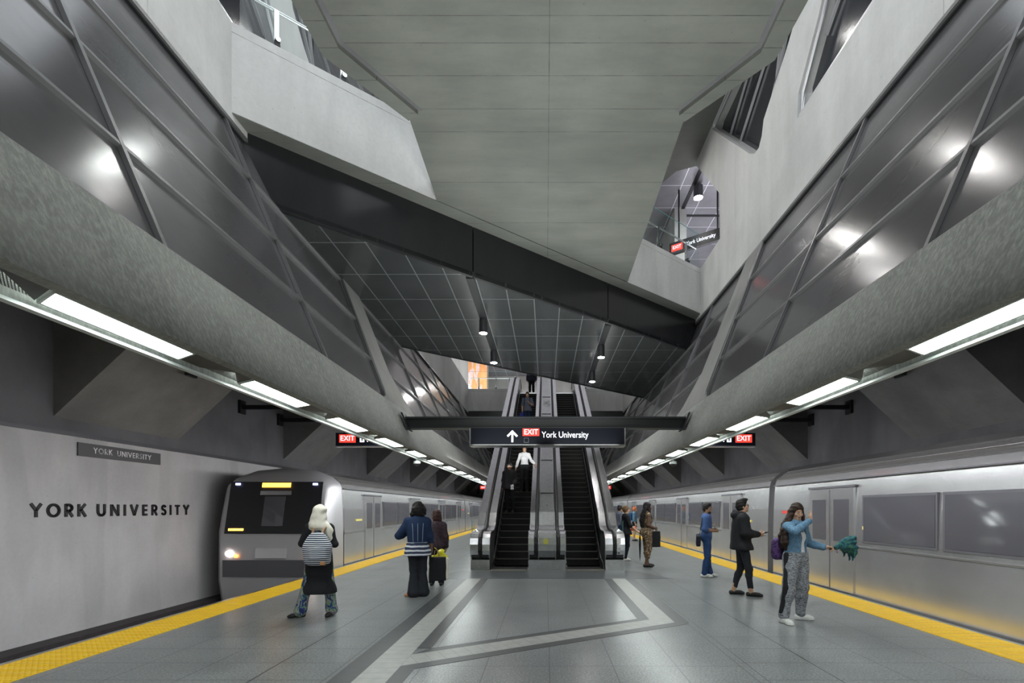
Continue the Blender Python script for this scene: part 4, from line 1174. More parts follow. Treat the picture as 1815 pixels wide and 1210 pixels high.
def skin(name, col):
    m, t, b = nt(name)
    n = noise(t, coords(t), 30, 3)
    t.links.new(ramp(t, n, [(0.3, tuple(c * .92 for c in col)), (0.7, tuple(c * 1.08 for c in col))]), b.inputs['Base Color'])
    b.inputs['Roughness'].default_value = .5; b.inputs['Subsurface Weight'].default_value = .08
    b.inputs['Subsurface Radius'].default_value = (.02, .008, .004)
    return m
def cloth(name, col, rough=.85, var=.12, nscale=25, bmp=.4, sheen=0):
    m, t, b = nt(name)
    v = coords(t); n = noise(t, v, nscale, 5); n2 = noise(t, coords(t, (1, 1, .5)), 9, 3)
    t.links.new(ramp(t, n, [(.3, tuple(c * (1 - var) for c in col)), (.7, tuple(min(1, c * (1 + var)) for c in col))]), b.inputs['Base Color'])
    b.inputs['Roughness'].default_value = rough; b.inputs['Specular IOR Level'].default_value = .25
    bump(t, b, n2, bmp, .02)
    return m
def pattern(name, cols, scale=12, rough=.85, stretch=(1, 1, 1), detail=2, dist=0.6):
    m, t, b = nt(name)
    n = t.nodes.new('ShaderNodeTexNoise'); n.inputs['Scale'].default_value = scale; n.inputs['Detail'].default_value = detail; n.inputs['Distortion'].default_value = dist
    t.links.new(coords(t, stretch), n.inputs['Vector'])
    k = len(cols)
    r_ = t.nodes.new('ShaderNodeValToRGB'); r_.color_ramp.interpolation = 'CONSTANT'
    e = r_.color_ramp.elements
    while len(e) < k: e.new(.5)
    for i, (el, c) in enumerate(zip(e, cols)): el.position = .0 if i == 0 else .36 + .30 * (i - 1) / max(1, k - 1); el.color = (*c, 1)
    t.links.new(n.outputs[0], r_.inputs[0]); t.links.new(r_.outputs[0], b.inputs['Base Color'])
    b.inputs['Roughness'].default_value = rough
    return m
def stripes(name, a, c, period, frac=.5, axis=2, rough=.8, warp=0.0):
    m, t, b = nt(name); s = sepxyz(t)
    z = s[axis]
    if warp: z = math_n(t, 'ADD', z, math_n(t, 'MULTIPLY', noise(t, coords(t), 4, 2), warp))
    f = math_n(t, 'LESS_THAN', math_n(t, 'FLOORED_MODULO', z, period), period * frac)
    t.links.new(mixc(t, f, a, c), b.inputs['Base Color']); b.inputs['Roughness'].default_value = rough
    return m

def hand_prims(sd, wrist, d, n, side, curl=.5, L=1.0):
    """wrist position, pointing direction d, palm normal n; thumb on `side` of the palm"""
    w = np.array(wrist, np.float32); d = unitv(d); n = unitv(n - d * float(np.dot(n, d))); t = np.cross(d, n) * side
    sd.cap(w, w + d * .03, .026, .03, .02)
    for u in (-.022, .0, .022): sd.cap(w + d * .03 + t * u * .8, w + d * .082 + t * u, .0165, .0135, .014)
    for i, (u, ln) in enumerate(((.031, .9), (.0105, 1.0), (-.0105, .95), (-.031, .78))):
        b0 = w + d * (.088 - abs(u) * .2) + t * u
        c1 = curl * .9; a1 = d * math.cos(c1) + n * math.sin(c1)
        b1 = b0 + a1 * .036 * ln
        c2 = curl * 2.0; a2 = d * math.cos(c2) + n * math.sin(c2)
        b2 = b1 + a2 * .024 * ln
        c3 = curl * 2.8; a3 = d * math.cos(c3) + n * math.sin(c3)
        sd.chain([b0 - d * .01, b1, b2, b2 + a3 * .02 * ln], [.0095, .0088, .0082, .0072], .003)
    tb = w + d * .025 + t * .026
    tm = tb + unitv(d * .7 + t * .75 + n * .3) * .035
    te = tm + unitv(d * .9 + t * .2 + n * (.3 + curl * .4)) * .03
    sd.chain([tb, tm, te], [.013, .0105, .0085], .008)

class Person:
    def __init__(s, label, x, y, z=0.0, yaw=0, H=1.75, skin_m='skin_tan', female=False, h=.008, head=(0, 0, 0), lean=0.0, name='person', **pose):
        s.root = thing('person', label, 'person', (x, y, z), R(yaw))
        s.sc = H / 1.75; s.h = h; s.yaw = yaw; s.loc = np.array([x, y, z]); s.f = female; s.skin = skin_m
        sw = .155 if female else .178; hw = .092 if female else .085
        J = dict(neck0=(0, -.015, 1.45), neck1=(0, .0, 1.55), head=(0, .02, 1.625),
                 shL=(-sw, -.01, 1.405), shR=(sw, -.01, 1.405), elL=(-sw - .06, -.03, 1.13), elR=(sw + .06, -.03, 1.13),
                 wrL=(-sw - .06, .05, .89), wrR=(sw + .06, .05, .89), hipL=(-hw, 0, .93), hipR=(hw, 0, .93),
                 knL=(-.1, .02, .50), knR=(.1, .02, .50), anL=(-.11, -.03, .09), anR=(.11, -.03, .09), toeL=(-.03, 1, 0), toeR=(.03, 1, 0),
                 palmL=(.9, .2, 0), palmR=(-.9, .2, 0), curlL=.45, curlR=.45, hdL=None, hdR=None)
        J.update(pose)
        s.J = {k: (np.array(v, np.float32) if isinstance(v, tuple) else v) for k, v in J.items()}
        s.hr = rotm(*head)
        s.hc = s.J['head']
    def W(s, p):
        c, q = math.cos(R(s.yaw)), math.sin(R(s.yaw)); p = np.array(p) * s.sc
        return (s.loc[0] + p[0] * c - p[1] * q, s.loc[1] + p[0] * q + p[1] * c, s.loc[2] + p[2])
    def HP(s, x, y, z): return s.hc + s.hr @ V(x, y, z)
    def torso(s, sd, o=0.0, z0=.8):
        f = s.f; J = s.J
        sd.ell((0, -.01, .94), (.155 + o + (.012 if f else 0), .112 + o, .125 + o), k=.06)
        sd.ell((0, 0, 1.09), ((.118 if f else .137) + o, .092 + o, .16), k=.07)
        sd.ell((0, -.005, 1.28), ((.135 if f else .158) + o, .105 + o, .17 + o), k=.07)
        if f:
            for sx in (-1, 1): sd.ell((sx * .06, .075, 1.26), (.055 + o, .045 + o, .055 + o), k=.04)
        sd.chain([J['shL'], (0, -.015, 1.425), J['shR']], [.05 + o, .07 + o, .05 + o], .06)
        return sd
    def arm(s, sd, side, o=0.0, to=2.0, flare=0.0, k=.03):
        J = s.J; a, e, w = J['sh' + side], J['el' + side], J['wr' + side]
        r0, r1, r2 = (.046, .037, .024) if s.f else (.054, .042, .028)
        if to >= 1:
            sd.cap(a, e, r0 + o, r1 + o, k)
            if to > 1:
                t = min(1.0, to - 1); en = e + (w - e) * t
                mid = e + (en - e) * .35
                sd.chain([e, mid, en], [r1 + o, r1 + o + .002, r1 + (r2 - r1) * t + o + flare], .02)
        else: sd.cap(a, a + (e - a) * to, r0 + o, r0 + (r1 - r0) * to + o + flare, k)
        return sd
    def leg(s, sd, side, o=0.0, to=2.0, flare=0.0, k=.04, knee_o=None):
        J = s.J; a, e, w = J['hip' + side], J['kn' + side], J['an' + side]
        r0, r1, r2 = (.088, .056, .038) if s.f else (.084, .057, .04)
        ko = o if knee_o is None else knee_o
        t = max(0.0, min(1.0, to - 1)) if to > 1 else 0
        if to <= 1: sd.cap(a, a + (e - a) * to, r0 + o, r0 + (r1 - r0) * to + o + flare, k); return sd
        sd.cap(a, e, r0 + o, r1 + ko, k)
        en = e + (w - e) * t; ca = e + (w - e) * .3 + V(0, -.012, 0)
        if t > .35: sd.chain([e, ca, en], [r1 + ko, r1 - .002 + ko, r1 + (r2 - r1) * t + ko + flare], .03)
        else: sd.cap(e, en, r1 + ko, r1 + ko, .03)
        return sd
    def foot(s, sd, side, o=0.0, L=1.0, hgt=.03, k=.02):
        J = s.J; a = J['an' + side]; d = unitv(J['toe' + side]); n = np.cross(d, V(0, 0, 1))
        base = V(a[0], a[1], a[2] - .085)
        hl = base - d * .045 + V(0, 0, .035); ball = base + d * .115 * L + V(0, 0, .028); tip = base + d * .165 * L + V(0, 0, .02)
        sd.chain([hl, base + d * .03 + V(0, 0, .042), ball, tip], [.033 + o, .035 + o, .026 + o, .017 + o], k)
        sd.cap(ball - n * .016, ball + n * .018, .024 + o, .024 + o, k)
        sd.cap(tip - n * .012 - d * .02, tip + n * .012 - d * .02, .018 + o, .018 + o, k)
        return sd
    def body(s):
        J = s.J; sd = SDF(); s.torso(sd)
        for q in 'LR': s.arm(sd, q); s.leg(sd, q)
        for q, sg in (('L', -1), ('R', 1)):
            sd.cap(J['an' + q] + V(0, 0, .03), J['an' + q] - V(0, 0, .03), .036, .04, .02)
            s.foot(sd, q)
            w = J['wr' + q]; d = J['hd' + q]
            if d is None: d = w - J['el' + q]
            nrm = J['palm' + q]
            dn = unitv(d); nn = unitv(nrm - dn * float(np.dot(nrm, dn))); side = np.sign(float(np.dot(np.cross(dn, nn), V(0, .8, .6)))) or 1
            hand_prims(sd, w, d, nrm, side, J['curl' + q])
        sd.cap(J['neck0'], J['neck1'] + (s.hc - V(0, .02, 1.625)) * .7, .054 if s.f else .06, .05 if s.f else .056, .03)
        hp, hr = s.HP, s.hr
        sd.ell(hp(0, -.015, .035), (.073, .091, .088), hr, .02)
        sd.ell(hp(0, .012, -.03), (.060, .072, .085), hr, .03)
        sd.ell(hp(0, .058, -.088), (.026, .022, .02), hr, .03)
        for sx in (-1, 1):
            sd.ell(hp(sx * .03, .083, .008), (.016, .012, .011), hr, .012, 'sub')
            sd.ell(hp(sx * .038, .062, -.025), (.02, .016, .018), hr, .02)
            sd.ell(hp(sx * .072, -.008, -.012), (.009, .019, .03), hr, .006)
        sd.cap(hp(0, .082, .012), hp(0, .101, -.028), .008, .012, .012)
        sd.ell(hp(0, .084, -.056), (.022, .009, .010), hr, .008)
        return sd.build('body', s.skin, s.root, s.h, scale=s.sc)
    def face(s, brow='hair_black', lips='lips_dark'):
        if s.h > .013: return
        for sx in (-1, 1):
            e = SDF().ell(s.HP(sx * .03, .0765, .008), (.0125, .0085, .0075), s.hr)
            eo = e.build('eye', 'eye_white', s.root, .004, scale=s.sc)
            SDF().ell(s.HP(sx * .03, .0835, .008), (.0058, .003, .0058), s.hr).build('iris', 'eye_dark', eo, .0018, scale=s.sc)
            SDF().cap(s.HP(sx * .017, .0905, .026), s.HP(sx * .045, .081, .028), .0042, .0035).build('eyebrow', brow, s.root, .003, scale=s.sc)
        SDF().ell(s.HP(0, .0875, -.056), (.021, .0075, .0075), s.hr).build('mouth', lips, s.root, .0035, scale=s.sc)
    def add(s, name, sd, mat, noise=.0025, h=None, nf=14.0): return sd.build(name, mat, s.root, h or s.h, noise, nf, s.sc)
    def top(s, name, mat, hem=.9, sleeve=2.0, o=.016, flare=.0, cuff=.004, neck=1.47, noise=.003, hemx=.0, extra=None):
        sd = SDF(); s.torso(sd, o)
        if hem < .86: sd.cap((-.06, 0, hem + .02), (.06, 0, hem + .02), .12 + o + hemx, .12 + o + hemx, .08); sd.cap((-.05, 0, .86), (.05, 0, .86), .115 + o + hemx * .6, None, .08)
        for q in 'LR':
            if sleeve > 0: s.arm(sd, q, o, sleeve, cuff)
        if extra: extra(sd)
        sd.plane((0, 0, hem), (0, 0, -1))
        sd.ell((0, .02, neck + .06), (.062, .075, .06), op='sub', k=.01)
        return s.add(name, sd, mat, noise)
    def bottoms(s, name, mat, to=1.95, o=.014, flare=0.0, waist=1.03, noise=.003, knee_o=None, extra=None):
        sd = SDF()
        sd.ell((0, -.01, .93), (.155 + o + (.012 if s.f else 0), .112 + o, .125 + o), k=.05)
        sd.ell((0, 0, 1.03), (.125 + o, .09 + o, .1), k=.05)
        for q in 'LR': s.leg(sd, q, o, to, flare, knee_o=knee_o)
        sd.plane((0, 0, waist), (0, 0, 1))
        if extra: extra(sd)
        return s.add(name, sd, mat, noise)
    def shoes(s, name, mat, o=.008, sole=None, L=1.0, high=.0):
        for q in 'LR':
            sd = s.foot(SDF(), q, o, L)
            if high: sd.cap(s.J['an' + q] - V(0, 0, .03), s.J['an' + q] + V(0, 0, high - .03), .043, .045, .02)
            else: sd.plane(s.J['an' + q] + V(0, 0, -.012), (0, 0, 1))
            sd.plane(s.J['an' + q] - V(0, 0, .089), (0, 0, -1))
            ob = s.add(name, sd, mat, 0, min(s.h, .007))
            if sole:
                sd = s.foot(SDF(), q, o + .004, L); sd.plane(s.J['an' + q] + V(0, 0, -.068), (0, 0, 1)); sd.plane(s.J['an' + q] - V(0, 0, .089), (0, 0, -1))
                so = s.add('sole', sd, sole, 0, min(s.h, .007)); so.parent = ob
    def hair(s, mat, extra=None, vol=.012, front=.045, name='hair', back=-.05):
        sd = SDF(); hp = s.HP
        sd.ell(hp(0, -.02, .04), (.076 + vol, .093 + vol, .09 + vol), s.hr)
        sd.ell(hp(0, -.04, -.01), (.074 + vol, .07 + vol, .075 + vol), s.hr, .02)
        sd.ell(hp(0, .085, front - .07), (.067, .078, .083), s.hr, .012, 'sub')
        if extra: extra(sd, hp)
        return s.add(name, sd, mat, .0035, min(s.h, .007), 55)

SK = dict(skin_tan=(.50, .30, .20), skin_brown=(.27, .145, .085), skin_dark=(.13, .065, .04), skin_light=(.62, .42, .32), skin_olive=(.42, .25, .16))
for k_, c_ in SK.items(): M[k_] = skin(k_, c_)
M['hair_black'] = cloth('hair_black', (.012, .010, .010), .6, .3, 80, .5, 0)
M['hair_brown'] = cloth('hair_dark_brown', (.03, .016, .011), .6, .4, 80, .5, 0)
M['hair_red'] = cloth('hair_reddish_brown', (.05, .022, .02), .6, .4, 60, .6, 0)
M['hair_fair'] = cloth('hair_light_brown', (.15, .085, .04), .5, .3, 60, .5, 0)
M['hair_orange'] = cloth('hair_orange', (.65, .17, .05), .6, .3, 60, .5, 0)
M['eye_white'] = plain('eye_white', (.6, .58, .55), .3); M['eye_dark'] = plain('eye_dark', (.02, .012, .01), .2)
M['lips_dark'] = plain('lips_brown', (.22, .10, .08), .5); M['lips_pink'] = plain('lips_pink', (.5, .2, .18), .5)
M['black_cloth'] = cloth('black_cloth', (.016, .016, .019)); M['navy_black'] = cloth('navy_black_cloth', (.018, .02, .032))
M['white_cloth'] = cloth('white_cloth', (.72, .72, .74)); M['cream'] = cloth('cream_scarf', (.74, .70, .61), .8, .06, 20, .5)
M['denim_dark'] = cloth('dark_denim', (.014, .03, .075), .8, .25, 60); M['denim_blue'] = cloth('blue_denim_jeans', (.022, .055, .15), .8, .3, 40)
M['denim_light'] = cloth('light_denim', (.11, .21, .32), .8, .3, 40); M['shirt_blue'] = cloth('blue_shirt', (.045, .09, .23), .8, .2, 40)
M['charcoal'] = cloth('charcoal_cloth', (.022, .024, .031)); M['tan'] = cloth('tan_leather', (.45, .22, .09), .5, .1)
M['floral'] = pattern('leaf_print', [(.015, .02, .10), (.02, .03, .2), (.10, .2, .13), (.28, .34, .22), (.2, .13, .24)], 16, stretch=(1, 1, .6), dist=1.5)
M['camo'] = pattern('animal_print', [(.03, .022, .018), (.20, .12, .06), (.05, .035, .025), (.42, .30, .18)], 17, dist=1.2)
M['heather'] = pattern('heather_grey', [(.06, .065, .075), (.13, .14, .16), (.34, .35, .38), (.10, .11, .125)], 60, stretch=(.35, .35, 1.6), dist=.3, detail=4)
M['shoe_white'] = plain('white_shoe', (.72, .72, .70), .5); M['shoe_black'] = plain('black_shoe', (.015, .014, .014), .6)
M['breton'] = stripes('navy_white_stripe', (.72, .74, .78), (.015, .02, .06), .029, .55, warp=.02)
M['wide_stripe'] = stripes('broad_navy_white_stripe', (.62, .64, .68), (.02, .03, .07), .075, .58, warp=.05)
M['brown_strap'] = plain('brown_strap', (.28, .17, .10), .6)
M['pink'] = plain('pink_cloth', (.8, .08, .2), .7); M['seam'] = plain('pale_seam', (.35, .42, .52), .8)
M['purple'] = pattern('purple_bag', [(.05, .02, .10), (.10, .04, .17), (.03, .015, .06)], 30)
M['teal'] = pattern('teal_umbrella_cloth', [(.006, .03, .05), (.008, .07, .12), (.01, .06, .035), (.02, .13, .2), (.05, .16, .07)], 12, dist=2)
M['yellow_bag'] = plain('yellow_bag', (.85, .80, .02), .4); M['phone'] = plain('phone_black', (.01, .01, .012), .15)
M['red_purse'] = plain('red_purse', (.6, .10, .05), .5); M['navy_bag'] = cloth('blue_backpack', (.03, .09, .2)); M['blue_bag'] = cloth('royal_blue_bag', (.04, .05, .28))
M['grey_shirt'] = cloth('slate_shirt', (.11, .12, .16)); M['brown_top'] = pattern('dark_patterned_top', [(.03, .02, .03), (.06, .03, .045), (.02, .015, .02)], 30)

# ---- 1 hijab
p = Person('person seen from behind in cream headscarf, long black tunic and leaf-print trousers', -3.41, 7.36, 0, 10, 1.66, 'skin_tan', True, .007, (14, -14, 0),
           elL=(-.25, -.03, 1.15), wrL=(-.10, .22, 1.14), elR=(.235, -.03, 1.14), wrR=(.03, .23, 1.16), hdL=(.4, .7, .4), hdR=(-.3, .7, .5),
           anL=(-.27, -.06, .09), knL=(-.18, .0, .5), anR=(.18, .02, .09), knR=(.14, .03, .5), toeL=(-1, -.1, 0), toeR=(-.25, -1, 0))
p.body(); p.face()
def ex(sd):
    sd.ell((0, -.03, .98), (.175, .14, .2), k=.08)
    sd.cap((-.06, -.02, .42), (.09, -.01, .42), .165, .165, .12); sd.cap((-.05, -.01, .7), (.05, -.01, .7), .15, .15, .12)
p.top('tunic', 'black_cloth', .37, 1.95, .016, extra=ex, noise=.004)
p.bottoms('trousers', 'floral', 1.98, .018, .032, knee_o=.022)
sd = SDF(); hp = p.HP
sd.ell(hp(0, -.02, .035), (.104, .122, .114), p.hr); sd.ell(hp(-.02, -.03, -.06), (.112, .105, .11), p.hr, .04)
sd.cap((0, -.02, 1.52), (-.03, -.03, 1.44), .105, .125, .05); sd.cap((.02, -.04, 1.46), (.13, -.05, 1.38), .10, .075, .06); sd.cap((.13, -.05, 1.38), (.19, -.03, 1.22), .07, .055, .05)
sd.cap((-.03, .05, 1.46), (0, .1, 1.3), .09, .05, .05)
sd.ell(hp(0, .1, -.01), (.06, .06, .075), p.hr, .01, 'sub')
p.add('headscarf', sd, 'cream', .006, nf=26)
p.shoes('sandal', 'shoe_black', .004)
bp = thing('backpack', 'navy and white striped backpack worn over the black tunic', 'backpack', p.W((0.03, -.2, 1.1)), R(10))
sd = SDF(); sd.ell((0, -.03, .0), (.185, .11, .24), k=.02); sd.box((0, -.02, -.08), (.185, .1, .17), rad=.08, k=.06); sd.plane((0, .055, 0), (0, 1, 0))
sd.build('bag_body', 'breton', bp, .008, .003)
SDF().box((.03, -.13, -.07), (.13, .03, .10), rad=.03).build('front_pocket', 'breton', bp, .007, .002)
MB().bar((-.08, -.155, .01), (.12, -.15, .01), .006, .02).build('zip', 'cream', bp)
for sx in (-1, 1):
    MB().tube([(sx * .06, -.03, .2), (sx * .075, .035, .27), (sx * .10, .10, .31), (sx * .12, .19, .30), (sx * .14, .25, .2)], .018, 8).build('shoulder_strap', 'brown_strap', bp, smooth=True)
SDF().box((.1, -.13, -.22), (.035, .02, .025), rad=.01).build('leather_patch', 'tan', bp, .005)

# ---- 2 denim jacket woman
p = Person('person seen from behind in dark denim jacket, striped top and flared charcoal trousers', -2.36, 9.0, 0, 16, 1.73, 'skin_brown', True, .0075, (25, -10, 0),
           shL=(-.17, -.01, 1.40), shR=(.165, -.01, 1.40), elL=(-.34, .02, 1.13), wrL=(-.20, .24, 1.17), hdL=(.5, .6, .4), elR=(.225, -.03, 1.12), wrR=(.25, .06, .87),
           anL=(-.07, -.03, .09), knL=(-.07, .02, .5), anR=(.1, .02, .09), knR=(.09, .03, .5), toeL=(-.9, .5, 0), toeR=(-.6, .8, 0))
p.body(); p.face()
def ex(sd): sd.ell((0, -.02, 1.2), (.19, .145, .24), k=.08)
p.top('under_top', 'wide_stripe', .76, 0, .03, hemx=.03, noise=.006)
jk = p.top('denim_jacket', 'denim_dark', .99, 1.98, .03, extra=ex, noise=.005, cuff=.0)
for xx in (-.09, 0.0, .09):
    MB().tube([tuple(np.array(q) * p.sc) for q in ((xx * 1.1, -.155, 1.37), (xx, -.178, 1.25), (xx * .95, -.172, 1.1), (xx * .9, -.150, 1.01))], .0035, 5).build('seam', 'seam', jk)
MB().tube([tuple(np.array(q) * p.sc) for q in ((-.17, -.09, 1.015), (-.09, -.148, 1.015), (0, -.158, 1.015), (.09, -.148, 1.015), (.17, -.09, 1.015))], .004, 5).build('seam', 'seam', jk)
p.bottoms('trousers', 'charcoal', 2.0, .02, .062, knee_o=.02)
p.hair('hair_black', lambda sd, hp: (sd.ell(hp(0, -.05, -.02), (.145, .105, .10), p.hr, .04), sd.ell(hp(-.11, .0, -.09), (.05, .055, .05), p.hr, .03), sd.ell(hp(.10, -.02, -.08), (.05, .055, .05), p.hr, .03), sd.ell(hp(0, -.07, -.11), (.09, .05, .05), p.hr, .03)), .028)
p.shoes('shoe', 'tan', .010)
wr = p.W((.27, .06, .80))
tb = thing('tote_bag', 'black and white tote bag hanging from the hand of the denim jacket wearer', 'bag', (wr[0] + .1, wr[1] + .03, .27), R(10))
SDF().box((0, 0, .22), (.15, .07, .22), rad=.02).build('bag_body', 'black_cloth', tb, .008, .003)
SDF().box((.145, 0.01, .22), (.05, .06, .20), rad=.02).build('side_panel', 'cream', tb, .008, .002)
for yy in (-.05, .05):
    MB().tube([(-.07, yy, .42), (-.06, yy * .6, .55), (-.03, yy * .2, .60), (.0, yy * .6, .55), (.02, yy, .42)], .007, 7).build('handle', 'brown_strap', tb, smooth=True)
yb = thing('shopping_bag', 'bright yellow plastic bag held together with the black and white tote', 'bag', (wr[0] + .09, wr[1] + .2, .33), 0)
SDF().box((0, 0, .2), (.16, .06, .2), rad=.03).ell((.03, 0, .42), (.08, .04, .1), k=.05).build('bag_body', 'yellow_bag', yb, .01, .012, nf=30)
MB().tube([(-.03, 0, .48), (-.05, -.06, .53), (-.07, -.10, .55)], .008, 6).build('handle', 'yellow_bag', yb)

# ---- 3 behind her
p = Person('person with reddish dark curls and dark top, half hidden behind the denim jacket', -2.30, 10.3, 0, 5, 1.58, 'skin_tan', True, .010, (20, 0, 0))
p.body(); p.face(); p.top('top', 'brown_top', .86, 1.9, .03); p.bottoms('trousers', 'black_cloth', 1.97, .015, .02)
p.hair('hair_red', lambda sd, hp: (sd.ell(hp(0, -.04, -.05), (.11, .09, .12), p.hr, .03), sd.ell(hp(0.04, -.05, -.12), (.07, .06, .07), p.hr, .03)), .024)
p.shoes('shoe', 'shoe_black')

# ---- 4 patterned jumpsuit
p = Person('person with long black braids in sleeveless brown patterned jumpsuit, holding a black tote', 2.83, 13.6, 0, -82, 1.79, 'skin_dark', True, .0085, (-14, 0, 0),
           elL=(-.20, .03, 1.13), wrL=(-.10, .13, 1.06), elR=(.20, -.04, 1.14), wrR=(.12, .15, 1.06), hdL=(.1, .9, -.2), hdR=(-.1, .9, -.2), curlL=.7, curlR=.7,
           hipL=(-.105, -.01, .93), hipR=(.105, -.01, .93), anL=(-.09, .04, .09), anR=(.09, -.06, .09), toeL=(0, 1, 0), toeR=(0, 1, 0))
p.body(); p.face(lips='lips_dark')
def ex(sd): sd.ell((0, -.06, .95), (.17, .13, .13), k=.06)
p.top('jumpsuit_bodice', 'camo', .95, 0, .012)
p.bottoms('jumpsuit_legs', 'camo', 1.55, .022, .0, waist=1.06, extra=ex)
def br_(sd, hp):
    for xx in (-.07, -.04, 0, .04, .07): sd.chain([hp(xx, -.06, -.02), V(xx * 1.3, -.12, 1.42), V(xx * 1.4, -.16, 1.25), V(xx * 1.2, -.14, 1.08)], [.045, .035, .03, .018], .02)
    for sx in (-1, 1): sd.chain([hp(sx * .07, .0, -.02), V(sx * .10, .07, 1.40), V(sx * .09, .11, 1.25)], [.026, .02, .014], .02)
p.hair('hair_black', br_, .016)
p.shoes('flat_shoe', 'shoe_black', .008, L=1.08)
w = p.W((0.03, .21, 1.03))
tb = thing('tote_bag', 'large black tote held in front of the patterned jumpsuit', 'bag', (w[0], w[1], .56), R(8))
SDF().box((0, 0, .21), (.14, .07, .22), rad=.02).build('bag_body', 'black_cloth', tb, .009, .003)
for yy in (-.05, .05):
    MB().tube([(-.08, yy, .41), (-.06, yy * .6, .52), (-.03, yy * .3, .56), (.03, yy * .6, .52), (.05, yy, .41)], .008, 7).build('handle', 'black_soft', tb, smooth=True)

# ---- 5 umbrella woman
p = Person('person with fair pinned-up hair in black top, leaning a hand on a closed black umbrella', 2.50, 15.2, 0, -80, 1.70, 'skin_light', True, .009, (-8, 0, 0),
           elL=(-.2, .05, 1.13), wrL=(-.16, .28, 1.06), elR=(.22, .06, 1.14), wrR=(.2, .30, .95), hdR=(0, .9, -.5), anL=(-.09, .0, .09), anR=(.09, -.05, .09), curlR=.8)
p.body(); p.face(lips='lips_pink')
p.top('black_top', 'black_cloth', .84, 1.1, .024, hemx=.02)
SDF().ell((0, .115, 1.36), (.035, .02, .075)).build('pink_undershirt', 'pink', p.root, .007, scale=p.sc)
p.bottoms('trousers', 'navy_black', 1.96, .016)
p.hair('hair_fair', lambda sd, hp: sd.ell(hp(0, -.11, .05), (.045, .045, .045), p.hr, .02), .014)
p.shoes('sneaker', 'shoe_white')
w = p.W((.2, .40, .90))
um = thing('umbrella', 'closed long black umbrella with its tip on the platform', 'umbrella', (w[0], w[1], 0))
MB().lathe([(.004, 0), (.008, .06), (.016, .12), (.035, .5), (.028, .7), (.012, .8), (.01, .86)], 0, 0, 12).build('canopy', 'black_cloth', um, smooth=True)
MB().tube([(0, 0, .86), (0, 0, .93), (-.02, 0, .965), (-.05, 0, .965), (-.07, 0, .94)], .011, 8).build('handle', 'black', um, smooth=True)
w = p.W((-.12, .30, 1.08))
pu = thing('purse', 'small orange-red purse held in front of the black top', 'bag', (w[0], w[1], w[2] - .12))
SDF().box((0, 0, .06), (.09, .04, .065), rad=.03).build('purse_body', 'red_purse', pu, .008, .002)

# ---- 6 orange hair
p = Person('person with orange hair, pale denim jacket and black shorts by the right platform edge', 4.49, 24.6, 0, -105, 1.70, 'skin_light', True, .011, (-10, 0, 0))
p.body(); p.face(); p.top('denim_jacket', 'denim_light', .98, 1.95, .028); p.bottoms('shorts', 'black_cloth', .45, .02, .01)
p.hair('hair_orange', lambda sd, hp: sd.ell(hp(0, -.03, .10), (.06, .06, .04), p.hr, .03), .02); p.shoes('sandal', 'shoe_black')
w = p.W((0, -.2, 1.25))
bp = thing('backpack', 'blue backpack on the back of the orange-haired person', 'backpack', w, R(-105))
SDF().box((0, -.02, 0), (.15, .09, .2), rad=.06).build('bag_body', 'navy_bag', bp, .01)
for sx in (-1, 1): MB().tube([(sx * .08, .05, .17), (sx * .11, .17, .19), (sx * .12, .25, .1)], .015, 6).build('shoulder_strap', 'navy_bag', bp)
# ---- 7, 8 beyond the escalator newel
p = Person('person in black T-shirt mostly hidden behind the right escalator newel', 2.66, 20.2, 0, -70, 1.76, 'skin_tan', False, .011, (0, 0, 0))
p.body(); p.top('t_shirt', 'black_cloth', .86, .8, .02); p.bottoms('trousers', 'charcoal'); p.hair('hair_black'); p.shoes('shoe', 'shoe_black')
p = Person('person with dark bun and grey top behind the fair-haired umbrella holder', 2.92, 19.2, 0, -75, 1.74, 'skin_tan', True, .011, (0, 0, 0))
p.body(); p.top('top', 'grey_shirt', .86, 1.4, .02); p.bottoms('trousers', 'denim_dark'); p.hair('hair_black', lambda sd, hp: sd.ell(hp(0, -.06, .11), (.04, .04, .04), p.hr, .02)); p.shoes('shoe', 'shoe_black')

# ---- 9 blue shirt man
p = Person('person in blue shirt and blue jeans with white sneakers, looking back towards the camera', 3.83, 11.6, 0, -104, 1.74, 'skin_brown', False, .0075, (-32, -4, 0),
           elL=(-.23, -.06, 1.14), wrL=(-.09, .17, 1.12), elR=(.23, -.06, 1.14), wrR=(.05, .19, 1.10), hdL=(.7, .7, .1), hdR=(-.6, .7, .1), anL=(-.08, .08, .09), anR=(.09, -.06, .09), curlL=.9, curlR=.7)
p.body(); p.face()
p.top('shirt', 'shirt_blue', .86, 1.12, .024, extra=lambda sd: sd.chain([V(-.06, .03, 1.50), V(0, -.055, 1.52), V(.06, .03, 1.50)], [.018] * 3, .01), noise=.004)
p.bottoms('jeans', 'denim_blue', 1.98, .015, .016, noise=.005)
p.hair('hair_black', lambda sd, hp: sd.ell(hp(0, .03, .105), (.06, .06, .03), p.hr, .03), .012, front=.05)
SDF().ell(p.HP(0, .05, -.085), (.05, .042, .035), p.hr).ell(p.HP(0, .083, -.056), (.03, .02, .012), p.hr, .004, 'sub').build('beard', 'hair_black', p.root, .006, scale=p.sc)
p.shoes('sneaker', 'shoe_white', .012, 'shoe_white')
for q in 'LR':
    a = p.J['an' + q]; d = unitv(p.J['toe' + q])
    for j in range(3):
        c0 = V(a[0], a[1], 0) + d * (.06 + .022 * j)
        n_ = np.cross(d, V(0, 0, 1))
        MB().bar(tuple((c0 + n_ * .05 + V(0, 0, .02)) * p.sc), tuple((c0 + n_ * .036 + d * -.02 + V(0, 0, .062)) * p.sc), .010, .006).build('shoe_stripe', 'black', p.root)
w = p.W((.12, -.2, .88))
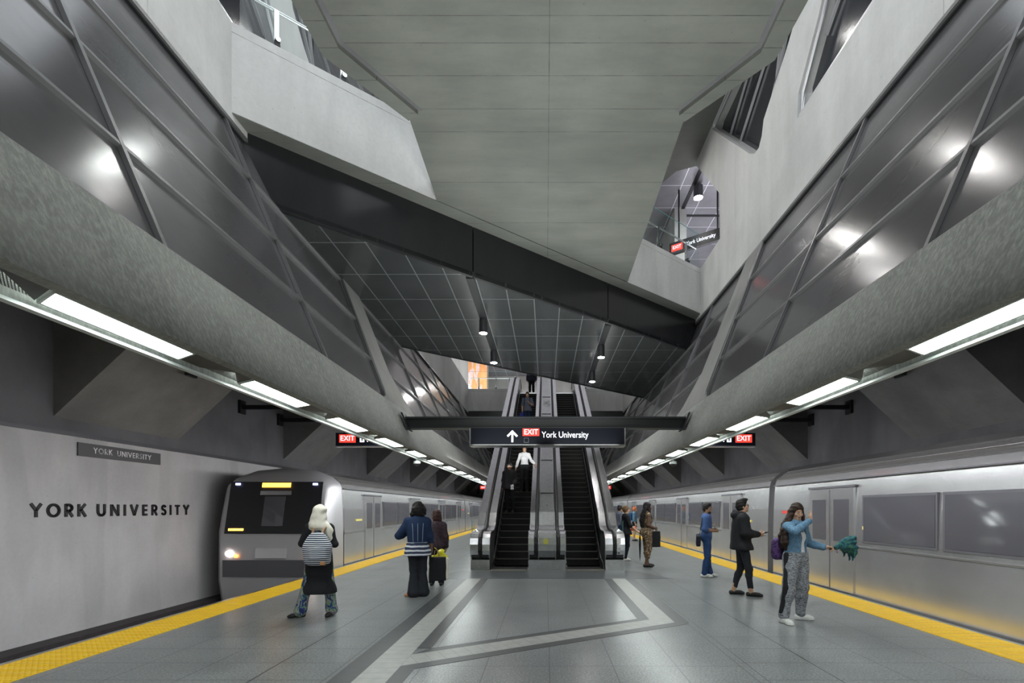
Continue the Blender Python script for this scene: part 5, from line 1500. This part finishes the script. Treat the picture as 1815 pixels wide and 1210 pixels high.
mbag = thing('messenger_bag', 'dark messenger bag slung behind the blue-shirted person', 'bag', w, R(-104))
SDF().box((0, 0, 0), (.13, .05, .13), rotm(0, 0, 12), rad=.03).build('bag_body', 'navy_black', mbag, .008, .002)
MB().tube([(-.02, .03, .1), (.06, .05, .3), (.02, .09, .5), (-.06, .14, .585), (-.13, .24, .56), (-.2, .33, .40)], .012, 6).build('strap', 'black_soft', mbag, smooth=True)

# ---- 10 black hooded jacket
p = Person('person in black hooded jacket and cropped black trousers looking up from a phone', 3.66, 9.12, 0, -96, 1.79, 'skin_tan', False, .0075, (-4, 6, 0),
           elL=(-.22, .0, 1.13), wrL=(-.06, .27, 1.10), elR=(.23, .0, 1.14), wrR=(.07, .27, 1.12), hdL=(.25, .9, .05), hdR=(-.1, .9, .0), palmL=(.9, 0, .3), palmR=(-.9, 0, .3), curlL=.6, curlR=.6,
           anR=(.09, .14, .09), knR=(.1, .1, .5), anL=(-.10, -.11, .09), knL=(-.10, .02, .5), toeR=(.25, 1, 0), toeL=(-.1, 1, 0))
p.body(); p.face()
def ex(sd):
    sd.ell((0, -.01, 1.15), (.20, .165, .27), k=.08)
    sd.ell((0, -.12, 1.47), (.10, .075, .07), k=.03); sd.chain([V(-.09, -.02, 1.5), V(0, -.13, 1.53), V(.09, -.02, 1.5), V(.05, .08, 1.44)], [.03, .03, .03, .025], .02)
p.top('hooded_jacket', 'black_cloth', .84, 1.96, .036, extra=ex, noise=.006, hemx=.02, cuff=-.008)
p.bottoms('trousers', 'charcoal', 1.83, .006, -.002, noise=.004)
p.hair('hair_black', lambda sd, hp: (sd.ell(hp(0, .045, .115), (.055, .06, .035), p.hr, .03)), .010, front=.055)
gl = MB()
for sx in (-1, 1):
    c_ = [p.HP(sx * .032 + .021 * math.cos(a), .098, .006 + .016 * math.sin(a)) * p.sc for a in [2 * PI * k / 12 for k in range(13)]]
    gl.tube([tuple(q) for q in c_], .0022, 5)
    gl.tube([tuple(p.HP(sx * .053, .096, .012) * p.sc), tuple(p.HP(sx * .079, .0, .008) * p.sc)], .002, 5)
gl.tube([tuple(p.HP(-.011, .099, .01) * p.sc), tuple(p.HP(.011, .099, .01) * p.sc)], .002, 5)
gl.build('eyeglasses', 'black', p.root)
SDF().ell(p.HP(0, .075, -.09), (.022, .014, .014), p.hr).build('goatee', 'hair_black', p.root, .004, scale=p.sc)
p.shoes('shoe', 'shoe_black', .010, L=1.08)
w = p.W((.0, .40, 1.14))
ph = thing('phone', 'black phone held in the hands of the hooded jacket wearer', 'phone', w, R(-80))
MB().box(-.037, .037, -.07, .07, -.004, .004).build('phone_body', 'phone', ph, bevel=.003)
ph.rotation_euler = (R(15), 0, R(-80))

# ---- 11 long-haired girl in light denim jacket
p = Person('long-haired person in light denim jacket and heather joggers, arm raised over face', 3.62, 7.06, 0, -158, 1.69, 'skin_tan', True, .0065, (-20, -14, 0),
           elR=(.20, .16, 1.34), wrR=(-.02, .22, 1.50), hdR=(-.5, -.1, .85), palmR=(.5, -.9, 0), curlR=.35,
           elL=(-.25, .02, 1.15), wrL=(-.34, .21, 1.10), hdL=(-.8, .5, .0), palmL=(.2, .5, -.9), curlL=1.0,
           anR=(.30, .05, .09), knR=(.21, .06, .5), anL=(-.12, -.02, .09), knL=(-.09, .04, .5), toeR=(.15, 1, 0), toeL=(-.9, .5, 0))
p.body(); p.face()
sd = SDF(); p.torso(sd, .012); sd.plane((0, 0, .98), (0, 0, -1)); sd.plane((0, 0, 1.44), (0, 0, 1)); p.add('white_t_shirt', sd, 'white_cloth', .003)
sd = SDF(); p.torso(sd, .026); sd.ell((0, -.02, 1.2), (.175, .125, .22), k=.06)
for q in 'LR': p.arm(sd, q, .018, 1.93, .004)
sd.chain([V(-.07, .05, 1.47), V(0, -.06, 1.50), V(.07, .05, 1.47)], [.02] * 3, .015)
sd.plane((0, 0, 1.0), (0, 0, -1)); sd.box((-.015, .16, 1.17), (.045, .12, .27), rotm(0, 0, 3), rad=.03, k=.01, op='sub')
jk = p.add('denim_jacket', sd, 'denim_light', .004)
SDF().chain([V(-.105, .06, 1.44), V(-.06, .115, 1.40), V(-.05, .13, 1.34)], [.024, .026, .012], .01).chain([V(.075, .07, 1.45), V(.03, .12, 1.40), V(.02, .135, 1.34)], [.024, .026, .012], .01).build('collar', 'denim_light', jk, .005, .0, scale=p.sc)
MB().tube([tuple(np.array(q) * p.sc) for q in ((-.16, .10, 1.02), (-.09, .145, 1.02), (-.065, .15, 1.03))], .005, 5).build('hem_seam', 'seam', jk)
p.bottoms('joggers', 'heather', 1.95, .030, .002, knee_o=.03, noise=.006)
sd = SDF(); sd.ell((0, -.0, 1.0), (.155, .118, .035)); p.add('waistband', sd, 'black_cloth')
J = p.J; n_ = V(.9, .25, 0)
sd = SDF(); sd.chain([J['hipR'] + V(.095, .0, .06), J['hipR'] + V(.098, .01, -.1), J['knR'] + V(.068, .01, .02), J['anR'] + V(.045, .0, .08)], [.042, .042, .04, .032], .02); p.add('side_stripe', sd, 'black_cloth', .001)
def lh(sd, hp):
    sd.chain([hp(.06, -.03, 0), V(.11, -.04, 1.5), V(.19, -.03, 1.35), V(.20, -.02, 1.18), V(.17, -.03, 1.07)], [.055, .05, .055, .05, .025], .03)
    sd.chain([hp(.02, -.07, 0), V(.06, -.13, 1.42), V(.10, -.15, 1.25), V(.13, -.13, 1.08)], [.06, .06, .06, .03], .03)
    sd.chain([hp(-.07, -.01, .02), hp(-.085, .02, -.06), V(-.09, .05, 1.42)], [.03, .028, .02], .02)
p.hair('hair_brown', lh, .014, front=.045)
p.shoes('sneaker', 'shoe_white', .012, 'shoe_white')
w = p.W((.06, -.20, 1.06))
bp = thing('backpack', 'dark purple backpack behind the long-haired person', 'backpack', w, R(-158))
SDF().box((0.03, -.02, 0), (.12, .08, .16), rad=.07).build('bag_body', 'purple', bp, .008, .003)
for sx in (-1, 1): MB().tube([(sx * .07, .05, .15), (sx * .1, .12, .24), (sx * .1, .2, .32)], .014, 6).build('shoulder_strap', 'purple', bp)
w = p.W((-.42, .27, 1.10))
um = thing('umbrella', 'crumpled teal and green folding umbrella held out to the side', 'umbrella', w, R(20))
MB().tube([(-.04, 0, -.02), (.05, 0, .0), (.14, 0, .02)], .012, 10).build('handle', 'black', um)
rnd = random.Random(3); sd = SDF()
sd.cap((.08, 0, .0), (.24, 0, .07), .035, .055, .02)
for i in range(11):
    a = 2 * PI * i / 11; r1_ = .07 + .03 * rnd.random()
    tip = (.33 + .05 * rnd.random(), r1_ * math.sin(a), .04 + r1_ * 1.5 * math.cos(a) - .02)
    sd.cap((.16, .02 * math.sin(a), .03 + .02 * math.cos(a)), tip, .03, .022 + .012 * rnd.random(), .012)
    sd.cap(tip, (tip[0] - .05 + .05 * rnd.random(), tip[1] * 1.1, tip[2] - .05 - .07 * rnd.random()), .024, .010, .012)
sd.build('canopy', 'teal', um, .007, .004, 40)
MB().tube([(.04, -.02, -.01), (.05, -.03, -.07), (.07, -.03, -.08), (.08, -.02, -.01)], .003, 5).build('wrist_loop', 'black', um)

# ---- on the escalator
p = Person('person in slate shirt and jeans with backpack straps riding down high on the left escalator', -.86, 23.05, .1848 * 29, 176, 1.76, 'skin_tan', False, .010, (0, -6, 0), elL=(-.26, .0, 1.13), wrL=(-.12, .2, 1.18), hdL=(.3, .5, .6))
p.body(); p.face(); p.top('shirt', 'grey_shirt', .84, .95, .024); p.bottoms('jeans', 'denim_dark', 1.97, .014, .012); p.hair('hair_brown'); p.shoes('shoe', 'shoe_black')
for sx in (-1, 1): MB().tube([tuple(np.array(q) * p.sc) for q in ((sx * .11, -.1, 1.47), (sx * .11, .06, 1.48), (sx * .12, .135, 1.35), (sx * .13, .12, 1.2), (sx * .15, 0, 1.12))], .02, 6).build('backpack_strap', 'black_soft', p.root)
w = p.W((.26, .07, .78))
b_ = thing('shoulder_bag', 'royal blue cloth bag hanging beside the slate-shirted escalator rider', 'bag', (w[0], w[1], w[2] - .42))
SDF().box((0, 0, .2), (.10, .05, .22), rad=.04).build('bag_body', 'blue_bag', b_, .012, .004)
MB().tube([(-.03, 0, .4), (0, 0, .5), (.03, 0, .4)], .01, 6).build('handle', 'blue_bag', b_)
p = Person('person in white long-sleeved top and black trousers riding down the left escalator behind the sign', -.76, 17.6, .1848 * 12, 178, 1.68, 'skin_tan', True, .010, (0, 0, 0), elR=(.25, -.01, 1.14), wrR=(.31, .05, .90), elL=(-.26, .03, 1.17), wrL=(-.40, .16, 1.04))
p.body(); p.face(); p.top('white_top', 'white_cloth', .93, 1.95, .014); p.bottoms('trousers', 'black_cloth', 1.97, .02, .03); p.hair('hair_brown', lambda sd, hp: sd.chain([hp(0, -.06, 0), V(0, -.1, 1.35)], [.07, .05], .03)); p.shoes('shoe', 'shoe_black')
p = Person('person dressed in black riding lowest on the left escalator', -1.2, 16.32, .1848 * 8, 172, 1.66, 'skin_brown', False, .010, (0, -8, 0), elL=(-.2, .02, 1.12), wrL=(-.18, .2, .98))
p.body(); p.face(); p.top('jacket', 'black_cloth', .82, 1.95, .03); p.bottoms('trousers', 'black_cloth'); p.hair('hair_black'); p.shoes('shoe', 'shoe_black')
w = p.W((-.16, .32, .93))
pb_ = thing('paper_bag', 'small white crumpled bag in the hand of the lowest escalator rider', 'bag', (w[0], w[1], w[2] - .1))
SDF().box((0, 0, .06), (.05, .04, .08), rad=.02).build('bag_body', 'white_cloth', pb_, .009, .006, nf=40)
p = Person('person in dark jacket and trousers stepping onto the top of the left escalator', -.82, 28.6, ETOP + .012, 175, 1.78, 'skin_tan', False, .011, (0, 0, 0))
p.body(); p.top('jacket', 'navy_black', .84, 1.95, .03); p.bottoms('trousers', 'black_cloth'); p.hair('hair_brown'); p.shoes('shoe', 'shoe_black')
